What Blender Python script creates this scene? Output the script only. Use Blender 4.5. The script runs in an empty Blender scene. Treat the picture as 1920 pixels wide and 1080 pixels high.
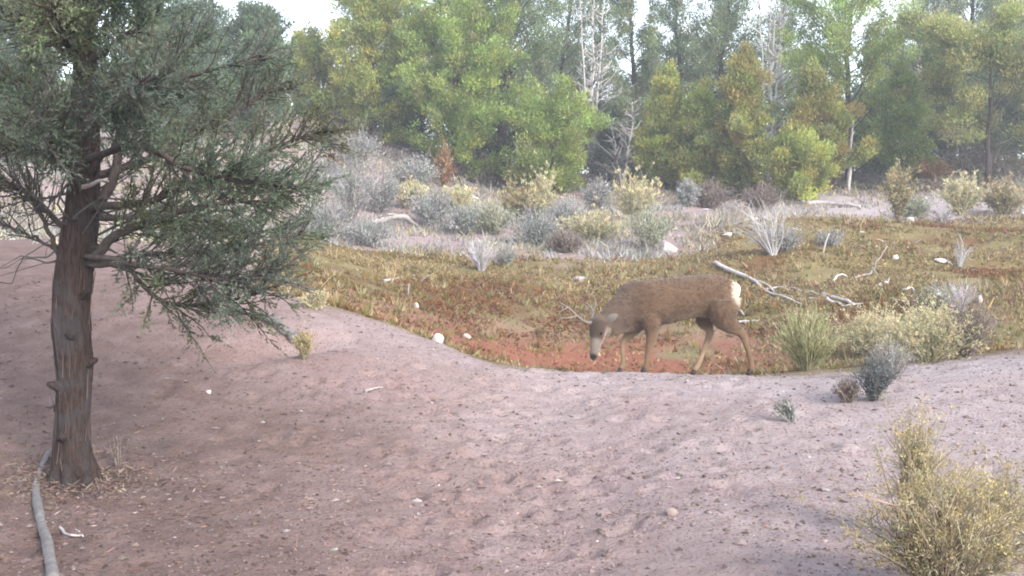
import bpy, math, random
import numpy as np
from mathutils import Vector

# ------------------------------------------------------------------ camera, sky, sun, exposure
scn = bpy.context.scene
COL = scn.collection
CAM_H, F_PX, HORIZON = 1.5, 1968.0, 430.0
PITCH = math.atan((540 - HORIZON) / F_PX)
cam_d = bpy.data.cameras.new('camera')
cam = bpy.data.objects.new('camera', cam_d)
COL.objects.link(cam)
cam.location = (0, 0, CAM_H)
cam.rotation_euler = (math.radians(90) - PITCH, 0, 0)
cam_d.sensor_width = 36
cam_d.lens = 36 * F_PX / 1920
cam_d.clip_end = 2000
scn.camera = cam

SUN_EL, SUN_AZ = math.radians(30), math.radians(142)      # azimuth clockwise from +Y
world = bpy.data.worlds.new('World')
scn.world = world
world.use_nodes = True
wn, wl = world.node_tree.nodes, world.node_tree.links
wn.clear()
sky = wn.new('ShaderNodeTexSky')
sky.sky_type = 'NISHITA'
sky.sun_disc = False
sky.sun_elevation = SUN_EL
sky.sun_rotation = SUN_AZ
sky.air_density = 1.0
sky.dust_density = 1.0
sky.ozone_density = 1.5
hs = wn.new('ShaderNodeHueSaturation')                     # thin cloud: the sky is whiter than clear air
hs.inputs['Saturation'].default_value = 0.5
bg = wn.new('ShaderNodeBackground')
bg.inputs['Strength'].default_value = 0.14
wo = wn.new('ShaderNodeOutputWorld')
wl.new(sky.outputs[0], hs.inputs['Color'])
wl.new(hs.outputs[0], bg.inputs['Color'])
wl.new(bg.outputs[0], wo.inputs['Surface'])

sun_d = bpy.data.lights.new('sun', 'SUN')
sun_d.energy = 1.5
sun_d.angle = math.radians(22)
sun_d.color = (1.0, 0.95, 0.88)
sun = bpy.data.objects.new('sun', sun_d)
COL.objects.link(sun)
sdir = Vector((math.sin(SUN_AZ) * math.cos(SUN_EL), math.cos(SUN_AZ) * math.cos(SUN_EL), math.sin(SUN_EL)))
sun.rotation_euler = sdir.to_track_quat('Z', 'Y').to_euler()
sun.location = sdir * 60

scn.view_settings.view_transform = 'Standard'
scn.view_settings.look = 'None'
scn.view_settings.gamma = 1
scn.view_settings.use_curve_mapping = False
scn.view_settings.exposure = 2.2
scn.render.engine = 'CYCLES'
scn.cycles.use_denoising = True
scn.cycles.max_bounces = 10
scn.cycles.diffuse_bounces = 7
scn.cycles.transmission_bounces = 7
scn.cycles.filter_width = 1.9

# ------------------------------------------------------------------ numeric helpers
rs = np.random.RandomState(7)
_LAT = np.random.RandomState(99).rand(256, 256)


def vnoise(x, y, s=1.0, o=0):
    x = np.asarray(x, float) / s + 17.3 * o + 500
    y = np.asarray(y, float) / s + 31.7 * o + 500
    xi, yi = np.floor(x).astype(int), np.floor(y).astype(int)
    fx, fy = x - xi, y - yi
    fx, fy = fx * fx * (3 - 2 * fx), fy * fy * (3 - 2 * fy)
    g = lambda a, b: _LAT[a % 256, b % 256]
    return (g(xi, yi) * (1 - fx) + g(xi + 1, yi) * fx) * (1 - fy) + (g(xi, yi + 1) * (1 - fx) + g(xi + 1, yi + 1) * fx) * fy


def fbm(x, y, s, n=4, o=0):
    t, a, w = 0, 1, 0
    for k in range(n):
        t = t + a * vnoise(x, y, s / 2 ** k, o + k)
        w += a
        a *= .5
    return t / w


def sstep(a, b, x):
    t = np.clip((np.asarray(x, float) - a) / (b - a), 0, 1)
    return t * t * (3 - 2 * t)


def unit(v):
    return v / np.maximum(np.linalg.norm(v, axis=-1, keepdims=True), 1e-9)


CP, SP = math.cos(PITCH), math.sin(PITCH)


def ray(px, py):
    a, b = (px - 960) / F_PX, (540 - py) / F_PX
    return np.array([a, CP + b * SP, -SP + b * CP])


def at(px, py, Y):
    """world point on the pixel's ray at distance Y in front of the camera"""
    d = ray(px, py)
    return np.array([0, 0, CAM_H]) + d * (Y / d[1])


# ------------------------------------------------------------------ terrain
_ctl = [at(*c) for c in [
    (960, 1080, 4.55), (300, 1080, 4.55), (1700, 1080, 4.55), (-200, 1000, 5.2), (140, 905, 6.3), (960, 850, 7.0),
    (500, 800, 7.6), (300, 700, 8.6), (1500, 850, 7.0), (1900, 850, 7.0), (0, 560, 10.5), (0, 480, 13), (0, 440, 18),
    (200, 520, 11.5), (350, 560, 10.5), (520, 590, 10), (570, 556, 11.3), (700, 596, 11.2), (820, 640, 11.1),
    (930, 684, 11), (1080, 695, 10.9), (1300, 702, 10.9), (1500, 698, 10.7), (1700, 680, 10.6), (1920, 655, 10.6),
    (1000, 650, 16.5), (850, 622, 16), (1300, 640, 16.5), (1450, 640, 16), (1000, 560, 19), (1300, 560, 19),
    (750, 560, 17.5), (600, 520, 16), (1000, 500, 22), (1300, 500, 21.5), (700, 500, 20), (1250, 465, 24.5),
    (900, 470, 24), (600, 455, 24), (1000, 430, 28), (1200, 410, 30), (700, 400, 29), (950, 375, 35), (1200, 360, 37),
    (1400, 370, 36), (1600, 640, 15), (1900, 640, 14.5), (1600, 560, 17.5), (1850, 560, 17), (1500, 485, 20.5),
    (1900, 512, 19), (1700, 455, 25), (1450, 440, 25.5), (1700, 415, 28.5), (1900, 420, 28), (1600, 395, 31),
    (1850, 395, 31), (1600, 370, 35), (1750, 342, 40), (1900, 330, 38), (900, 340, 40), (640, 285, 36), (560, 215, 42),
    (450, 310, 30), (300, 400, 22), (0, 400, 25), (0, 300, 40)]]
_ctl += [np.array(c, float) for c in [
    (0, 13, -.38), (2, 13, -.45), (4, 13, -.30), (-1.2, 13, .0), (6, 13, -.1), (-2.6, 13.3, .5), (3, 22.8, .75), (7, 22.6, .72),
    (11, 22.4, .8), (-4.5, 13, .95), (0, 60, 4.6), (0, 100, 5), (-30, 60, 8), (30, 60, 5.5), (30, 30, 3), (-30, 30, 5),
    (-20, 10, 2), (20, 10, .6), (0, -10, 0), (0, 0, 0), (3, 2, 0), (-3, 2, .05), (-20, -10, .8), (20, -10, 0), (0, 250, 6), (150, 250, 8),
    (-150, 250, 8), (150, 50, 6), (-150, 50, 9), (100, -60, 2), (-100, -60, 3), (0, -60, 0)]]
_ctl = np.array(_ctl)


def _tps_k(a, b):
    d2 = ((a[:, None, :] - b[None, :, :]) ** 2).sum(-1)
    return .5 * d2 * np.log(d2 + 1e-9)


_n = len(_ctl)
_xy = _ctl[:, :2] / 10
_A = np.zeros((_n + 3, _n + 3))
_A[:_n, :_n] = _tps_k(_xy, _xy) + np.eye(_n) * .0015
_A[:_n, _n:] = np.c_[np.ones(_n), _xy]
_A[_n:, :_n] = _A[:_n, _n:].T
_W = np.linalg.solve(_A, np.r_[_ctl[:, 2], 0, 0, 0])


def ter(x, y):
    """smooth ground height"""
    x, y = np.atleast_1d(np.asarray(x, float)), np.atleast_1d(np.asarray(y, float))
    q = np.c_[x.ravel(), y.ravel()] / 10
    out = np.empty(len(q))
    for i in range(0, len(q), 40000):
        s = q[i:i + 40000]
        out[i:i + 40000] = _tps_k(s, _xy) @ _W[:_n] + np.c_[np.ones(len(s)), s] @ _W[_n:]
    z = out.reshape(x.shape)
    # worn trough running from the camera towards the rim, and the two ledges of the right bank
    z = z - .11 * np.exp(-((x - .12 * (y - 4.5) + .1) / .75) ** 2) * sstep(3, 5, y) * (1 - sstep(8.6, 10.2, y))
    wv = (vnoise(x, y * 0, 2.5, 7) - .5)
    hx, hy = x + 2.02, y - 9.35                                # eroded hollow below the dead wood on the left bank
    z = z - .16 * np.exp(-((hx * .8 + hy * .6) / .55) ** 2 - ((hx * .6 - hy * .8) / .22) ** 2)
    for yl, x0, am in ((20.3, 2.2, .20), (25.6, 4.2, .22)):
        c = yl + wv * 1.6 - .10 * (x - 6)
        z = z + am * sstep(x0, x0 + 2.5, x) * (1 - sstep(16, 22, x)) * sstep(c - .5, c, y) * (1 - sstep(c + .2, c + 3.0, y))
    far = sstep(8, 30, np.hypot(x, y - 6))
    z = z + (fbm(x, y, 2.2, 3, 3) - .5) * (.05 + .35 * far)
    return z


def place(px, py, lo=3.5, hi=60):
    """where the pixel's ray meets the ground"""
    Ys = np.geomspace(lo, hi, 700)
    d = ray(px, py)
    t = Ys / d[1]
    P = np.array([0, 0, CAM_H]) + d * t[:, None]
    dz = P[:, 2] - ter(P[:, 0], P[:, 1])
    k = np.where(dz < 0)[0]
    k = k[0] if len(k) else len(Ys) - 1
    k = max(k, 1)
    u = dz[k - 1] / (dz[k - 1] - dz[k] + 1e-9)
    p = P[k - 1] + (P[k] - P[k - 1]) * np.clip(u, 0, 1)
    p[2] = ter(p[0], p[1])[0]
    return p


def stand(px, Y):
    x = (px - 960) / F_PX * Y
    return np.array([x, Y, ter(x, Y)[0]])


# ------------------------------------------------------------------ mesh helpers
class MB:
    """collects vertices, faces and per-vertex colours; build() links ONE mesh object"""

    def __init__(s):
        s.v, s.f, s.c, s.n = [], [], [], 0

    def add(s, v, f, c=(1, 1, 1)):
        v = np.asarray(v, float).reshape(-1, 3)
        c = np.asarray(c, float)
        if c.ndim == 1:
            c = np.tile(c, (len(v), 1))
        s.v.append(v)
        s.c.append(c)
        s.f.append(np.asarray(f, int) + s.n)
        s.n += len(v)
        return s

    def tube(s, pts, rad, seg=6, col=(1, 1, 1), flute=0, cap=True, seed=0):
        pts = np.asarray(pts, float)
        n = len(pts)
        rad = np.broadcast_to(np.asarray(rad, float), (n,))
        tan = unit(np.gradient(pts, axis=0))
        ref = np.array([0, 0, 1.]) if abs(tan[0, 2]) < .8 else np.array([1., 0, 0])
        A = unit(np.cross(tan, ref))
        for i in range(1, n):                       # avoid twisting
            a = A[i - 1] - tan[i] * (A[i - 1] @ tan[i])
            A[i] = a / max(np.linalg.norm(a), 1e-9)
        B = np.cross(tan, A)
        th = np.arange(seg) * 2 * math.pi / seg
        r = rad[:, None] * np.ones((n, seg))
        if flute:
            L = np.r_[0, np.cumsum(np.linalg.norm(np.diff(pts, axis=0), axis=1))]
            for k, (m, am) in enumerate(((3, .6), (5, .8), (9, .6), (14, .45))):
                ph = vnoise(L, L * 0, .5, seed + k) * 5
                r = r * (1 + flute * am * np.sin(m * th[None, :] + ph[:, None]))
            r = r * (1 + flute * 1.3 * (vnoise(np.tile(L[:, None], (1, seg)), np.tile(th[None, :] * 2, (n, 1)), .12, seed) - .5))
        V = pts[:, None, :] + r[..., None] * (np.cos(th)[None, :, None] * A[:, None, :] + np.sin(th)[None, :, None] * B[:, None, :])
        V = V.reshape(-1, 3)
        i, j = np.meshgrid(np.arange(n - 1), np.arange(seg), indexing='ij')
        a = i * seg + j
        b = i * seg + (j + 1) % seg
        q = np.stack([a, b, b + seg, a + seg], -1).reshape(-1, 4)
        if cap:
            V = np.r_[V, pts[:1], pts[-1:]]
            j = np.arange(seg)
            c0 = np.stack([(j + 1) % seg, j, j * 0 + n * seg, j * 0 + n * seg], -1)
            c1 = np.stack([j + (n - 1) * seg, (j + 1) % seg + (n - 1) * seg, j * 0 + n * seg + 1, j * 0 + n * seg + 1], -1)
            q = np.r_[q, c0, c1]
        return s.add(V, q, col)

    def leaves(s, P, D, L, W, C, seed=0, tri=False):
        """diamond or (tri) spike leaves: base P, direction D, length L, width W, colour C"""
        n = len(P)
        r = np.random.RandomState(seed)
        D = unit(D)
        S = unit(np.cross(D, r.normal(size=(n, 3))))
        N = np.cross(D, S)
        L = np.broadcast_to(L, (n,))[:, None]
        W = np.broadcast_to(W, (n,))[:, None]
        if tri:
            V = np.stack([P + S * W * .5, P + D * L, P - S * W * .5], 1).reshape(-1, 3)
            return s.add(V, np.arange(n)[:, None] * 3 + np.arange(3)[None, :], np.repeat(C, 3, 0))
        V = np.stack([P, P + D * L * .45 + S * W * .5 + N * L * .05, P + D * L, P + D * L * .45 - S * W * .5 + N * L * .05], 1).reshape(-1, 3)
        F = (np.arange(n)[:, None] * 4 + np.arange(4)[None, :])
        return s.add(V, F, np.repeat(C, 4, 0))

    def build(s, name, mat, parent=None, smooth=True, origin=None):
        V = np.concatenate(s.v)
        C = np.concatenate(s.c)
        if origin is not None:
            V = V - np.asarray(origin)
        faces = []
        tot = []
        for f in s.f:
            if f.shape[1] == 4:
                tri = f[:, 2] == f[:, 3]
                q = f[~tri]
                faces.append(q.ravel()); tot.append(np.full(len(q), 4))
                t = f[tri][:, :3]
                faces.append(t.ravel()); tot.append(np.full(len(t), 3))
            else:
                faces.append(f.ravel()); tot.append(np.full(len(f), f.shape[1]))
        loops = np.concatenate(faces)
        tot = np.concatenate(tot)
        me = bpy.data.meshes.new(name)
        me.vertices.add(len(V))
        me.vertices.foreach_set('co', V.astype(np.float32).ravel())
        me.loops.add(len(loops))
        me.loops.foreach_set('vertex_index', loops.astype(np.int32))
        me.polygons.add(len(tot))
        st = np.r_[0, np.cumsum(tot)[:-1]]
        me.polygons.foreach_set('loop_start', st.astype(np.int32))
        me.polygons.foreach_set('loop_total', tot.astype(np.int32))
        me.polygons.foreach_set('use_smooth', np.full(len(tot), smooth))
        ca = me.attributes.new('col', 'FLOAT_COLOR', 'POINT')
        ca.data.foreach_set('color', np.c_[C, np.ones(len(C))].astype(np.float32).ravel())
        me.update(calc_edges=True)
        me.validate()
        o = bpy.data.objects.new(name, me)
        COL.objects.link(o)
        if mat:
            me.materials.append(mat)
        if parent:
            o.parent = parent
        return o


def tag(o, label=None, cat=None, group=None, kind=None):
    for k, v in (('label', label), ('category', cat), ('group', group), ('kind', kind)):
        if v:
            o[k] = v
    return o


def thing(name, loc, label, cat, group=None):
    o = bpy.data.objects.new(name, None)
    o.empty_display_size = .2
    o.location = [float(c) for c in loc]
    COL.objects.link(o)
    return tag(o, label, cat, group)


def smooth_path(pts, n):
    """Catmull-Rom through control points"""
    p = np.asarray(pts, float)
    p = np.r_[2 * p[:1] - p[1:2], p, 2 * p[-1:] - p[-2:-1]]
    m = len(p) - 3
    t = np.linspace(0, m - 1e-6, n)
    k = t.astype(int)
    u = (t - k)[:, None]
    a, b, c, d = p[k], p[k + 1], p[k + 2], p[k + 3]
    return .5 * (2 * b + (c - a) * u + (2 * a - 5 * b + 4 * c - d) * u ** 2 + (3 * b - a - 3 * c + d) * u ** 3)


def pal(cols, n, r, jit=.16, w=None):
    c = np.asarray(cols, float)
    k = r.choice(len(c), n, p=w)
    out = c[k] * np.exp(r.normal(0, jit, (n, 1))) * np.exp(r.normal(0, jit * .35, (n, 3)))
    return np.clip(out, .005, .9)


# ------------------------------------------------------------------ materials
def new_mat(name):
    m = bpy.data.materials.new(name)
    m.use_nodes = True
    nt = m.node_tree
    nt.nodes.clear()
    return m, nt.nodes, nt.links


def mnode(N, L, op, a, b):
    n = N.new('ShaderNodeMath')
    n.operation = op
    for k, v in enumerate((a, b)):
        if isinstance(v, (int, float)):
            n.inputs[k].default_value = v
        else:
            L.new(v, n.inputs[k])
    return n.outputs[0]


def noise(N, L, co, scale, detail=4, rough=.6, dist=0):
    n = N.new('ShaderNodeTexNoise')
    n.inputs['Scale'].default_value = scale
    n.inputs['Detail'].default_value = detail
    n.inputs['Roughness'].default_value = rough
    n.inputs['Distortion'].default_value = dist
    L.new(co, n.inputs['Vector'])
    return n.outputs['Fac']


def ramp(N, L, fac, stops):
    n = N.new('ShaderNodeValToRGB')
    e = n.color_ramp.elements
    while len(e) < len(stops):
        e.new(.5)
    for k, (p, c) in enumerate(stops):
        e[k].position = p
        e[k].color = (*c, 1) if len(c) == 3 else c
    L.new(fac, n.inputs[0])
    return n.outputs[0]


def mixc(N, L, fac, a, b, mode='MIX'):
    n = N.new('ShaderNodeMix')
    n.data_type = 'RGBA'
    n.blend_type = mode
    for s, v in ((0, fac), (6, a), (7, b)):
        if isinstance(v, (int, float)):
            n.inputs[s].default_value = v
        elif isinstance(v, tuple):
            n.inputs[s].default_value = (*v, 1)
        else:
            L.new(v, n.inputs[s])
    return n.outputs[2]


def leaf_mat(name, trans=.25, rough=.75):
    m, N, L = new_mat(name)
    at_ = N.new('ShaderNodeAttribute')
    at_.attribute_name = 'col'
    bs = N.new('ShaderNodeBsdfPrincipled')
    bs.inputs['Roughness'].default_value = rough
    bs.inputs['Specular IOR Level'].default_value = .25
    L.new(at_.outputs['Color'], bs.inputs['Base Color'])
    tr = N.new('ShaderNodeBsdfTranslucent')
    L.new(at_.outputs['Color'], tr.inputs['Color'])
    mx = N.new('ShaderNodeMixShader')
    mx.inputs[0].default_value = trans
    L.new(bs.outputs[0], mx.inputs[1])
    L.new(tr.outputs[0], mx.inputs[2])
    out = N.new('ShaderNodeOutputMaterial')
    L.new(mx.outputs[0], out.inputs[0])
    return m


def rough_mat(name, c1, c2, scale, stretch=(1, 1, 1), rough=.9, bump=.5, dist=.02, usecol=False, patch=None):
    """streaky bark, wood or stone; usecol multiplies by the mesh's own colour"""
    m, N, L = new_mat(name)
    tc = N.new('ShaderNodeTexCoord')
    mp = N.new('ShaderNodeMapping')
    mp.inputs['Scale'].default_value = stretch
    L.new(tc.outputs['Object'], mp.inputs['Vector'])
    f1 = noise(N, L, mp.outputs[0], scale, 6, .65, .3)
    f2 = noise(N, L, tc.outputs['Object'], scale * .17, 3, .5)
    col = ramp(N, L, f1, [(.3, c1), (.7, c2)])
    col = mixc(N, L, mnode(N, L, 'MULTIPLY', f2, .35), col, tuple(x * .55 for x in c1))
    if patch:                                             # weathered patches of another colour
        f3 = noise(N, L, tc.outputs['Object'], 5.5, 5, .65, .6)
        col = mixc(N, L, ramp(N, L, f3, [(.46, (0, 0, 0)), (.60, (1, 1, 1))]), col, mixc(N, L, f1, patch, tuple(x * 2.3 for x in patch)))
    if usecol:
        a = N.new('ShaderNodeAttribute')
        a.attribute_name = 'col'
        col = mixc(N, L, 1.0, col, a.outputs['Color'], 'MULTIPLY')
    bs = N.new('ShaderNodeBsdfPrincipled')
    bs.inputs['Roughness'].default_value = rough
    bs.inputs['Specular IOR Level'].default_value = .2
    L.new(col, bs.inputs['Base Color'])
    bp = N.new('ShaderNodeBump')
    bp.inputs['Strength'].default_value = bump
    bp.inputs['Distance'].default_value = dist
    L.new(f1, bp.inputs['Height'])
    L.new(bp.outputs[0], bs.inputs['Normal'])
    out = N.new('ShaderNodeOutputMaterial')
    L.new(bs.outputs[0], out.inputs[0])
    return m


M_LEAF = leaf_mat('foliage', .45)
M_DRY = leaf_mat('dry_plant', .3, .85)
M_BARK = rough_mat('juniper_bark', (.016, .012, .012), (.108, .070, .058), 24, (3.0, 3.0, .42), .95, 1.0, .05, patch=(.036, .031, .032))
M_LIMB = rough_mat('limb_bark', (0.047, 0.037, 0.035), (0.117, 0.094, 0.086), 18, (2, 2, .8), .95, .7, .02)
M_WOOD = rough_mat('weathered_wood', (.22, .20, .195), (.46, .43, .415), 16, (1, 1, 1), .85, .6, .015, True)
M_STONE = rough_mat('stone', (0.374, 0.344, 0.329), (0.554, 0.524, 0.509), 22, (1, 1, 1), .9, .6, .012, True)
M_STEM = leaf_mat('stems', 0, .9)


def ground_mat():
    m, N, L = new_mat('ground_soil')
    tc = N.new('ShaderNodeTexCoord')
    co = tc.outputs['Object']

    def A(nm):
        a = N.new('ShaderNodeAttribute')
        a.attribute_name = nm
        return a.outputs['Fac']
    n_big = noise(N, L, co, .55, 4, .6)
    n_mid = noise(N, L, co, 4.0, 5, .65)
    n_fine = noise(N, L, co, 34, 6, .7)
    n_grit = noise(N, L, co, 120, 3, .7)
    soil = ramp(N, L, n_mid, [(.28, (0.230, 0.155, 0.143)), (.5, (0.296, 0.210, 0.200)), (.72, (0.351, 0.265, 0.259))])
    soil = mixc(N, L, ramp(N, L, n_big, [(.42, (0, 0, 0)), (.62, (1, 1, 1))]), soil, (0.276, 0.189, 0.171))
    pale = ramp(N, L, n_mid, [(.3, (0.310, 0.255, 0.249)), (.7, (0.413, 0.355, 0.353))])
    col = mixc(N, L, A('pale'), soil, pale)
    red = ramp(N, L, n_mid, [(.3, (0.224, 0.073, 0.045)), (.7, (0.331, 0.129, 0.084))])
    col = mixc(N, L, A('red'), col, red)
    n_band = noise(N, L, co, .9, 5, .65)
    veg = ramp(N, L, n_band, [(.36, (.150, .080, .040)), (.47, (.165, .125, .058)), (.56, (.195, .160, .072)), (.66, (.250, .195, .100))])
    col = mixc(N, L, A('veg'), col, veg)
    slope_shade = ramp(N, L, n_mid, [(.3, (.130, .083, .072)), (.55, (.180, .122, .108)), (.75, (.235, .170, .155))])  # tree and left-slope shade painted into the soil as darker red-brown
    col = mixc(N, L, A('slope_shade'), col, slope_shade)
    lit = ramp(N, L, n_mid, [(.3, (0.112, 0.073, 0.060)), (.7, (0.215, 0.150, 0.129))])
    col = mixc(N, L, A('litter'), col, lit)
    # grit: scattered dark crumbs and light grains
    dark = ramp(N, L, n_fine, [(.34, (1, 1, 1)), (.45, (0, 0, 0))])
    col = mixc(N, L, mnode(N, L, 'MULTIPLY', dark, .75), col, (0.112, 0.073, 0.065))
    lite = ramp(N, L, n_grit, [(.60, (0, 0, 0)), (.74, (1, 1, 1))])
    col = mixc(N, L, mnode(N, L, 'MULTIPLY', lite, .28), col, (0.447, 0.404, 0.387))
    vor = N.new('ShaderNodeTexVoronoi')
    vor.inputs['Scale'].default_value = 26
    L.new(co, vor.inputs['Vector'])
    crumb = ramp(N, L, vor.outputs['Distance'], [(.0, (1, 1, 1)), (.45, (0, 0, 0))])
    bs = N.new('ShaderNodeBsdfPrincipled')
    bs.inputs['Roughness'].default_value = .95
    bs.inputs['Specular IOR Level'].default_value = .12
    L.new(col, bs.inputs['Base Color'])
    h = mnode(N, L, 'ADD', mnode(N, L, 'MULTIPLY', n_fine, 1.0), mnode(N, L, 'MULTIPLY', n_grit, .35))
    h = mnode(N, L, 'ADD', h, mnode(N, L, 'MULTIPLY', crumb, .3))
    bp = N.new('ShaderNodeBump')
    bp.inputs['Strength'].default_value = .9
    bp.inputs['Distance'].default_value = .03
    L.new(h, bp.inputs['Height'])
    L.new(bp.outputs[0], bs.inputs['Normal'])
    out = N.new('ShaderNodeOutputMaterial')
    L.new(bs.outputs[0], out.inputs[0])
    return m


# ------------------------------------------------------------------ ground zones, in metres on the ground
_edge = np.array([place(px, py, 3.5, 12.5)[:2] for px, py in
                  [(575, 562), (700, 602), (800, 634), (900, 676), (1000, 694), (1200, 701), (1400, 704), (1550, 700), (1700, 684), (1920, 658)]])
_ex = np.r_[-40, -6.5, -3.6, _edge[:, 0], 12, 40]
_ey = np.r_[34, 30, 14.5, _edge[:, 1], 11.2, 14]


def zones(x, y):
    wob = (fbm(x, y, 1.6, 3, 11) - .5)
    yb = np.interp(x, _ex, _ey) + wob * .8 + (fbm(x, y, .4, 3, 14) - .5) * .7
    past = sstep(-.55, .45, y - yb)
    bench = 22.8 + wob * 3 + sstep(3, 7.5, x) * 6.2           # the plants stop at the bench, farther back on the right
    veg = past * (1 - sstep(-.8, 1.2, y - bench))
    red = np.exp(-(((x - 1.1) / 3.9) ** 2 + ((y - 15.2) / 2.3) ** 2) ** 2) * sstep(.30, .55, fbm(x, y, 1.1, 3, 5) + .22)
    veg = veg * (1 - .9 * red)
    flat = sstep(5.5, 9, x + wob * 3) * sstep(28.6, 29.8, y + wob * 2) * (1 - sstep(34, 36.5, y + wob * 4))
    near_pale = (1 - past) * (sstep(-.8, 3.2, x + wob * 2.5) * .75 + .45 * sstep(8.8, 10.5, y + wob * 1.5) * sstep(-3, -1, x))
    near_pale = np.maximum(near_pale, (1 - past) * .55 * np.exp(-((x - .12 * (y - 4.5) + .1) / .9) ** 2) * sstep(5.5, 8.5, y))
    tree_litter_shade = np.exp(-(((x + 3.2) / 2.9) ** 2 + ((y - 6.4) / 3.2) ** 2) ** 1.3) * .62  # litter below the near tree, its canopy shade painted in with it
    litter = np.maximum(sstep(33.5, 36.5, y + wob * 3) * sstep(-8, -2, x) * .85, tree_litter_shade * (.45 + .55 * sstep(.3, .6, fbm(x, y, .5, 4, 8))))
    bench_pale = sstep(-.8, 1.2, y - bench) * (1 - flat) * .35
    return veg, red, np.clip(near_pale + flat + bench_pale, 0, 1), litter * (1 - flat)


def slope_shade_zone(x, y):
    """shade of the near tree and left slope, painted as darker red-brown soil"""
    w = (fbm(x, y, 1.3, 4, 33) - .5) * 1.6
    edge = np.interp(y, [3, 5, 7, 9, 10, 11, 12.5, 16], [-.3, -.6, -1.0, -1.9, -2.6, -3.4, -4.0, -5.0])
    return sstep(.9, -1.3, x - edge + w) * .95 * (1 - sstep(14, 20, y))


DENTS = [place(px, py) for px, py in [(415, 700), (460, 690), (500, 700), (545, 745), (480, 745), (585, 720), (700, 700), (735, 705),
                                      (640, 760), (860, 740), (900, 820), (520, 830), (940, 900), (1000, 780), (1180, 760), (1330, 800),
                                      (620, 850), (760, 840), (1120, 880), (420, 820)]]
rd = np.random.RandomState(31)
for _ in range(150):
    _y = rd.uniform(4.6, 10.2)
    DENTS.append(np.r_[.12 * (_y - 4.5) - .1 + rd.normal(0, .8), _y, 0])
for _ in range(60):
    DENTS.append(np.r_[rd.uniform(-3, 3.5), rd.uniform(4.6, 10.2), 0])


def rough_z(x, y):
    """ground height with clods, prints and small relief"""
    z = ter(x, y)
    nearw = 1 - sstep(14, 30, y)
    z = z + nearw * ((fbm(x, y, .55, 4, 21) - .5) * .075 + (fbm(x, y, .15, 3, 25) - .5) * .040 * sstep(.35, .65, fbm(x, y, 1.1, 2, 28) + .12))
    for k, d in enumerate(DENTS):
        m = (np.abs(x - d[0]) < .3) & (np.abs(y - d[1]) < .3)
        if m.any():
            a = k * 2.4
            u = (x[m] - d[0]) * math.cos(a) + (y[m] - d[1]) * math.sin(a)
            v = -(x[m] - d[0]) * math.sin(a) + (y[m] - d[1]) * math.cos(a)
            q = np.sqrt((u / .055) ** 2 + (v / .085) ** 2)
            z[m] += -.032 * np.exp(-q ** 2) + .014 * np.exp(-((q - 1.5) / .5) ** 2)
    return z


def build_ground():
    def axis(segs):
        out = [np.array([segs[0][0]])]
        for a, b, s in segs:
            out.append(np.linspace(a, b, max(2, int(round((b - a) / s)) + 1))[1:])
        return np.concatenate(out)
    xs = axis([(-260, -60, 20), (-60, -20, 3), (-20, -7, .5), (-7, -3.6, .09), (-3.6, 3.8, .034), (3.8, 7.5, .09), (7.5, 20, .5), (20, 60, 3), (60, 260, 20)])
    ys = axis([(-90, -10, 10), (-10, 3.6, .8), (3.6, 7.5, .032), (7.5, 12, .04), (12, 24, .12), (24, 40, .3), (40, 70, 1.5), (70, 330, 13)])
    X, Y = np.meshgrid(xs, ys)
    Z = rough_z(X, Y)
    nx, ny = len(xs), len(ys)
    i, j = np.meshgrid(np.arange(ny - 1), np.arange(nx - 1), indexing='ij')
    a = i * nx + j
    mb = MB()
    mb.add(np.stack([X, Y, Z], -1), np.stack([a, a + 1, a + nx + 1, a + nx], -1).reshape(-1, 4))
    o = mb.build('ground', ground_mat())
    for nm, val in zip(('veg', 'red', 'pale', 'litter', 'slope_shade'), (*zones(X, Y), slope_shade_zone(X, Y))):
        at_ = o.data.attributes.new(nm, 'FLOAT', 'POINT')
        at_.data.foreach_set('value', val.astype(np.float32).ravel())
    tag(o, kind='structure')
    return o


build_ground()


def gz(x, y):
    return float(rough_z(np.array([float(x)]), np.array([float(y)]))[0])


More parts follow.
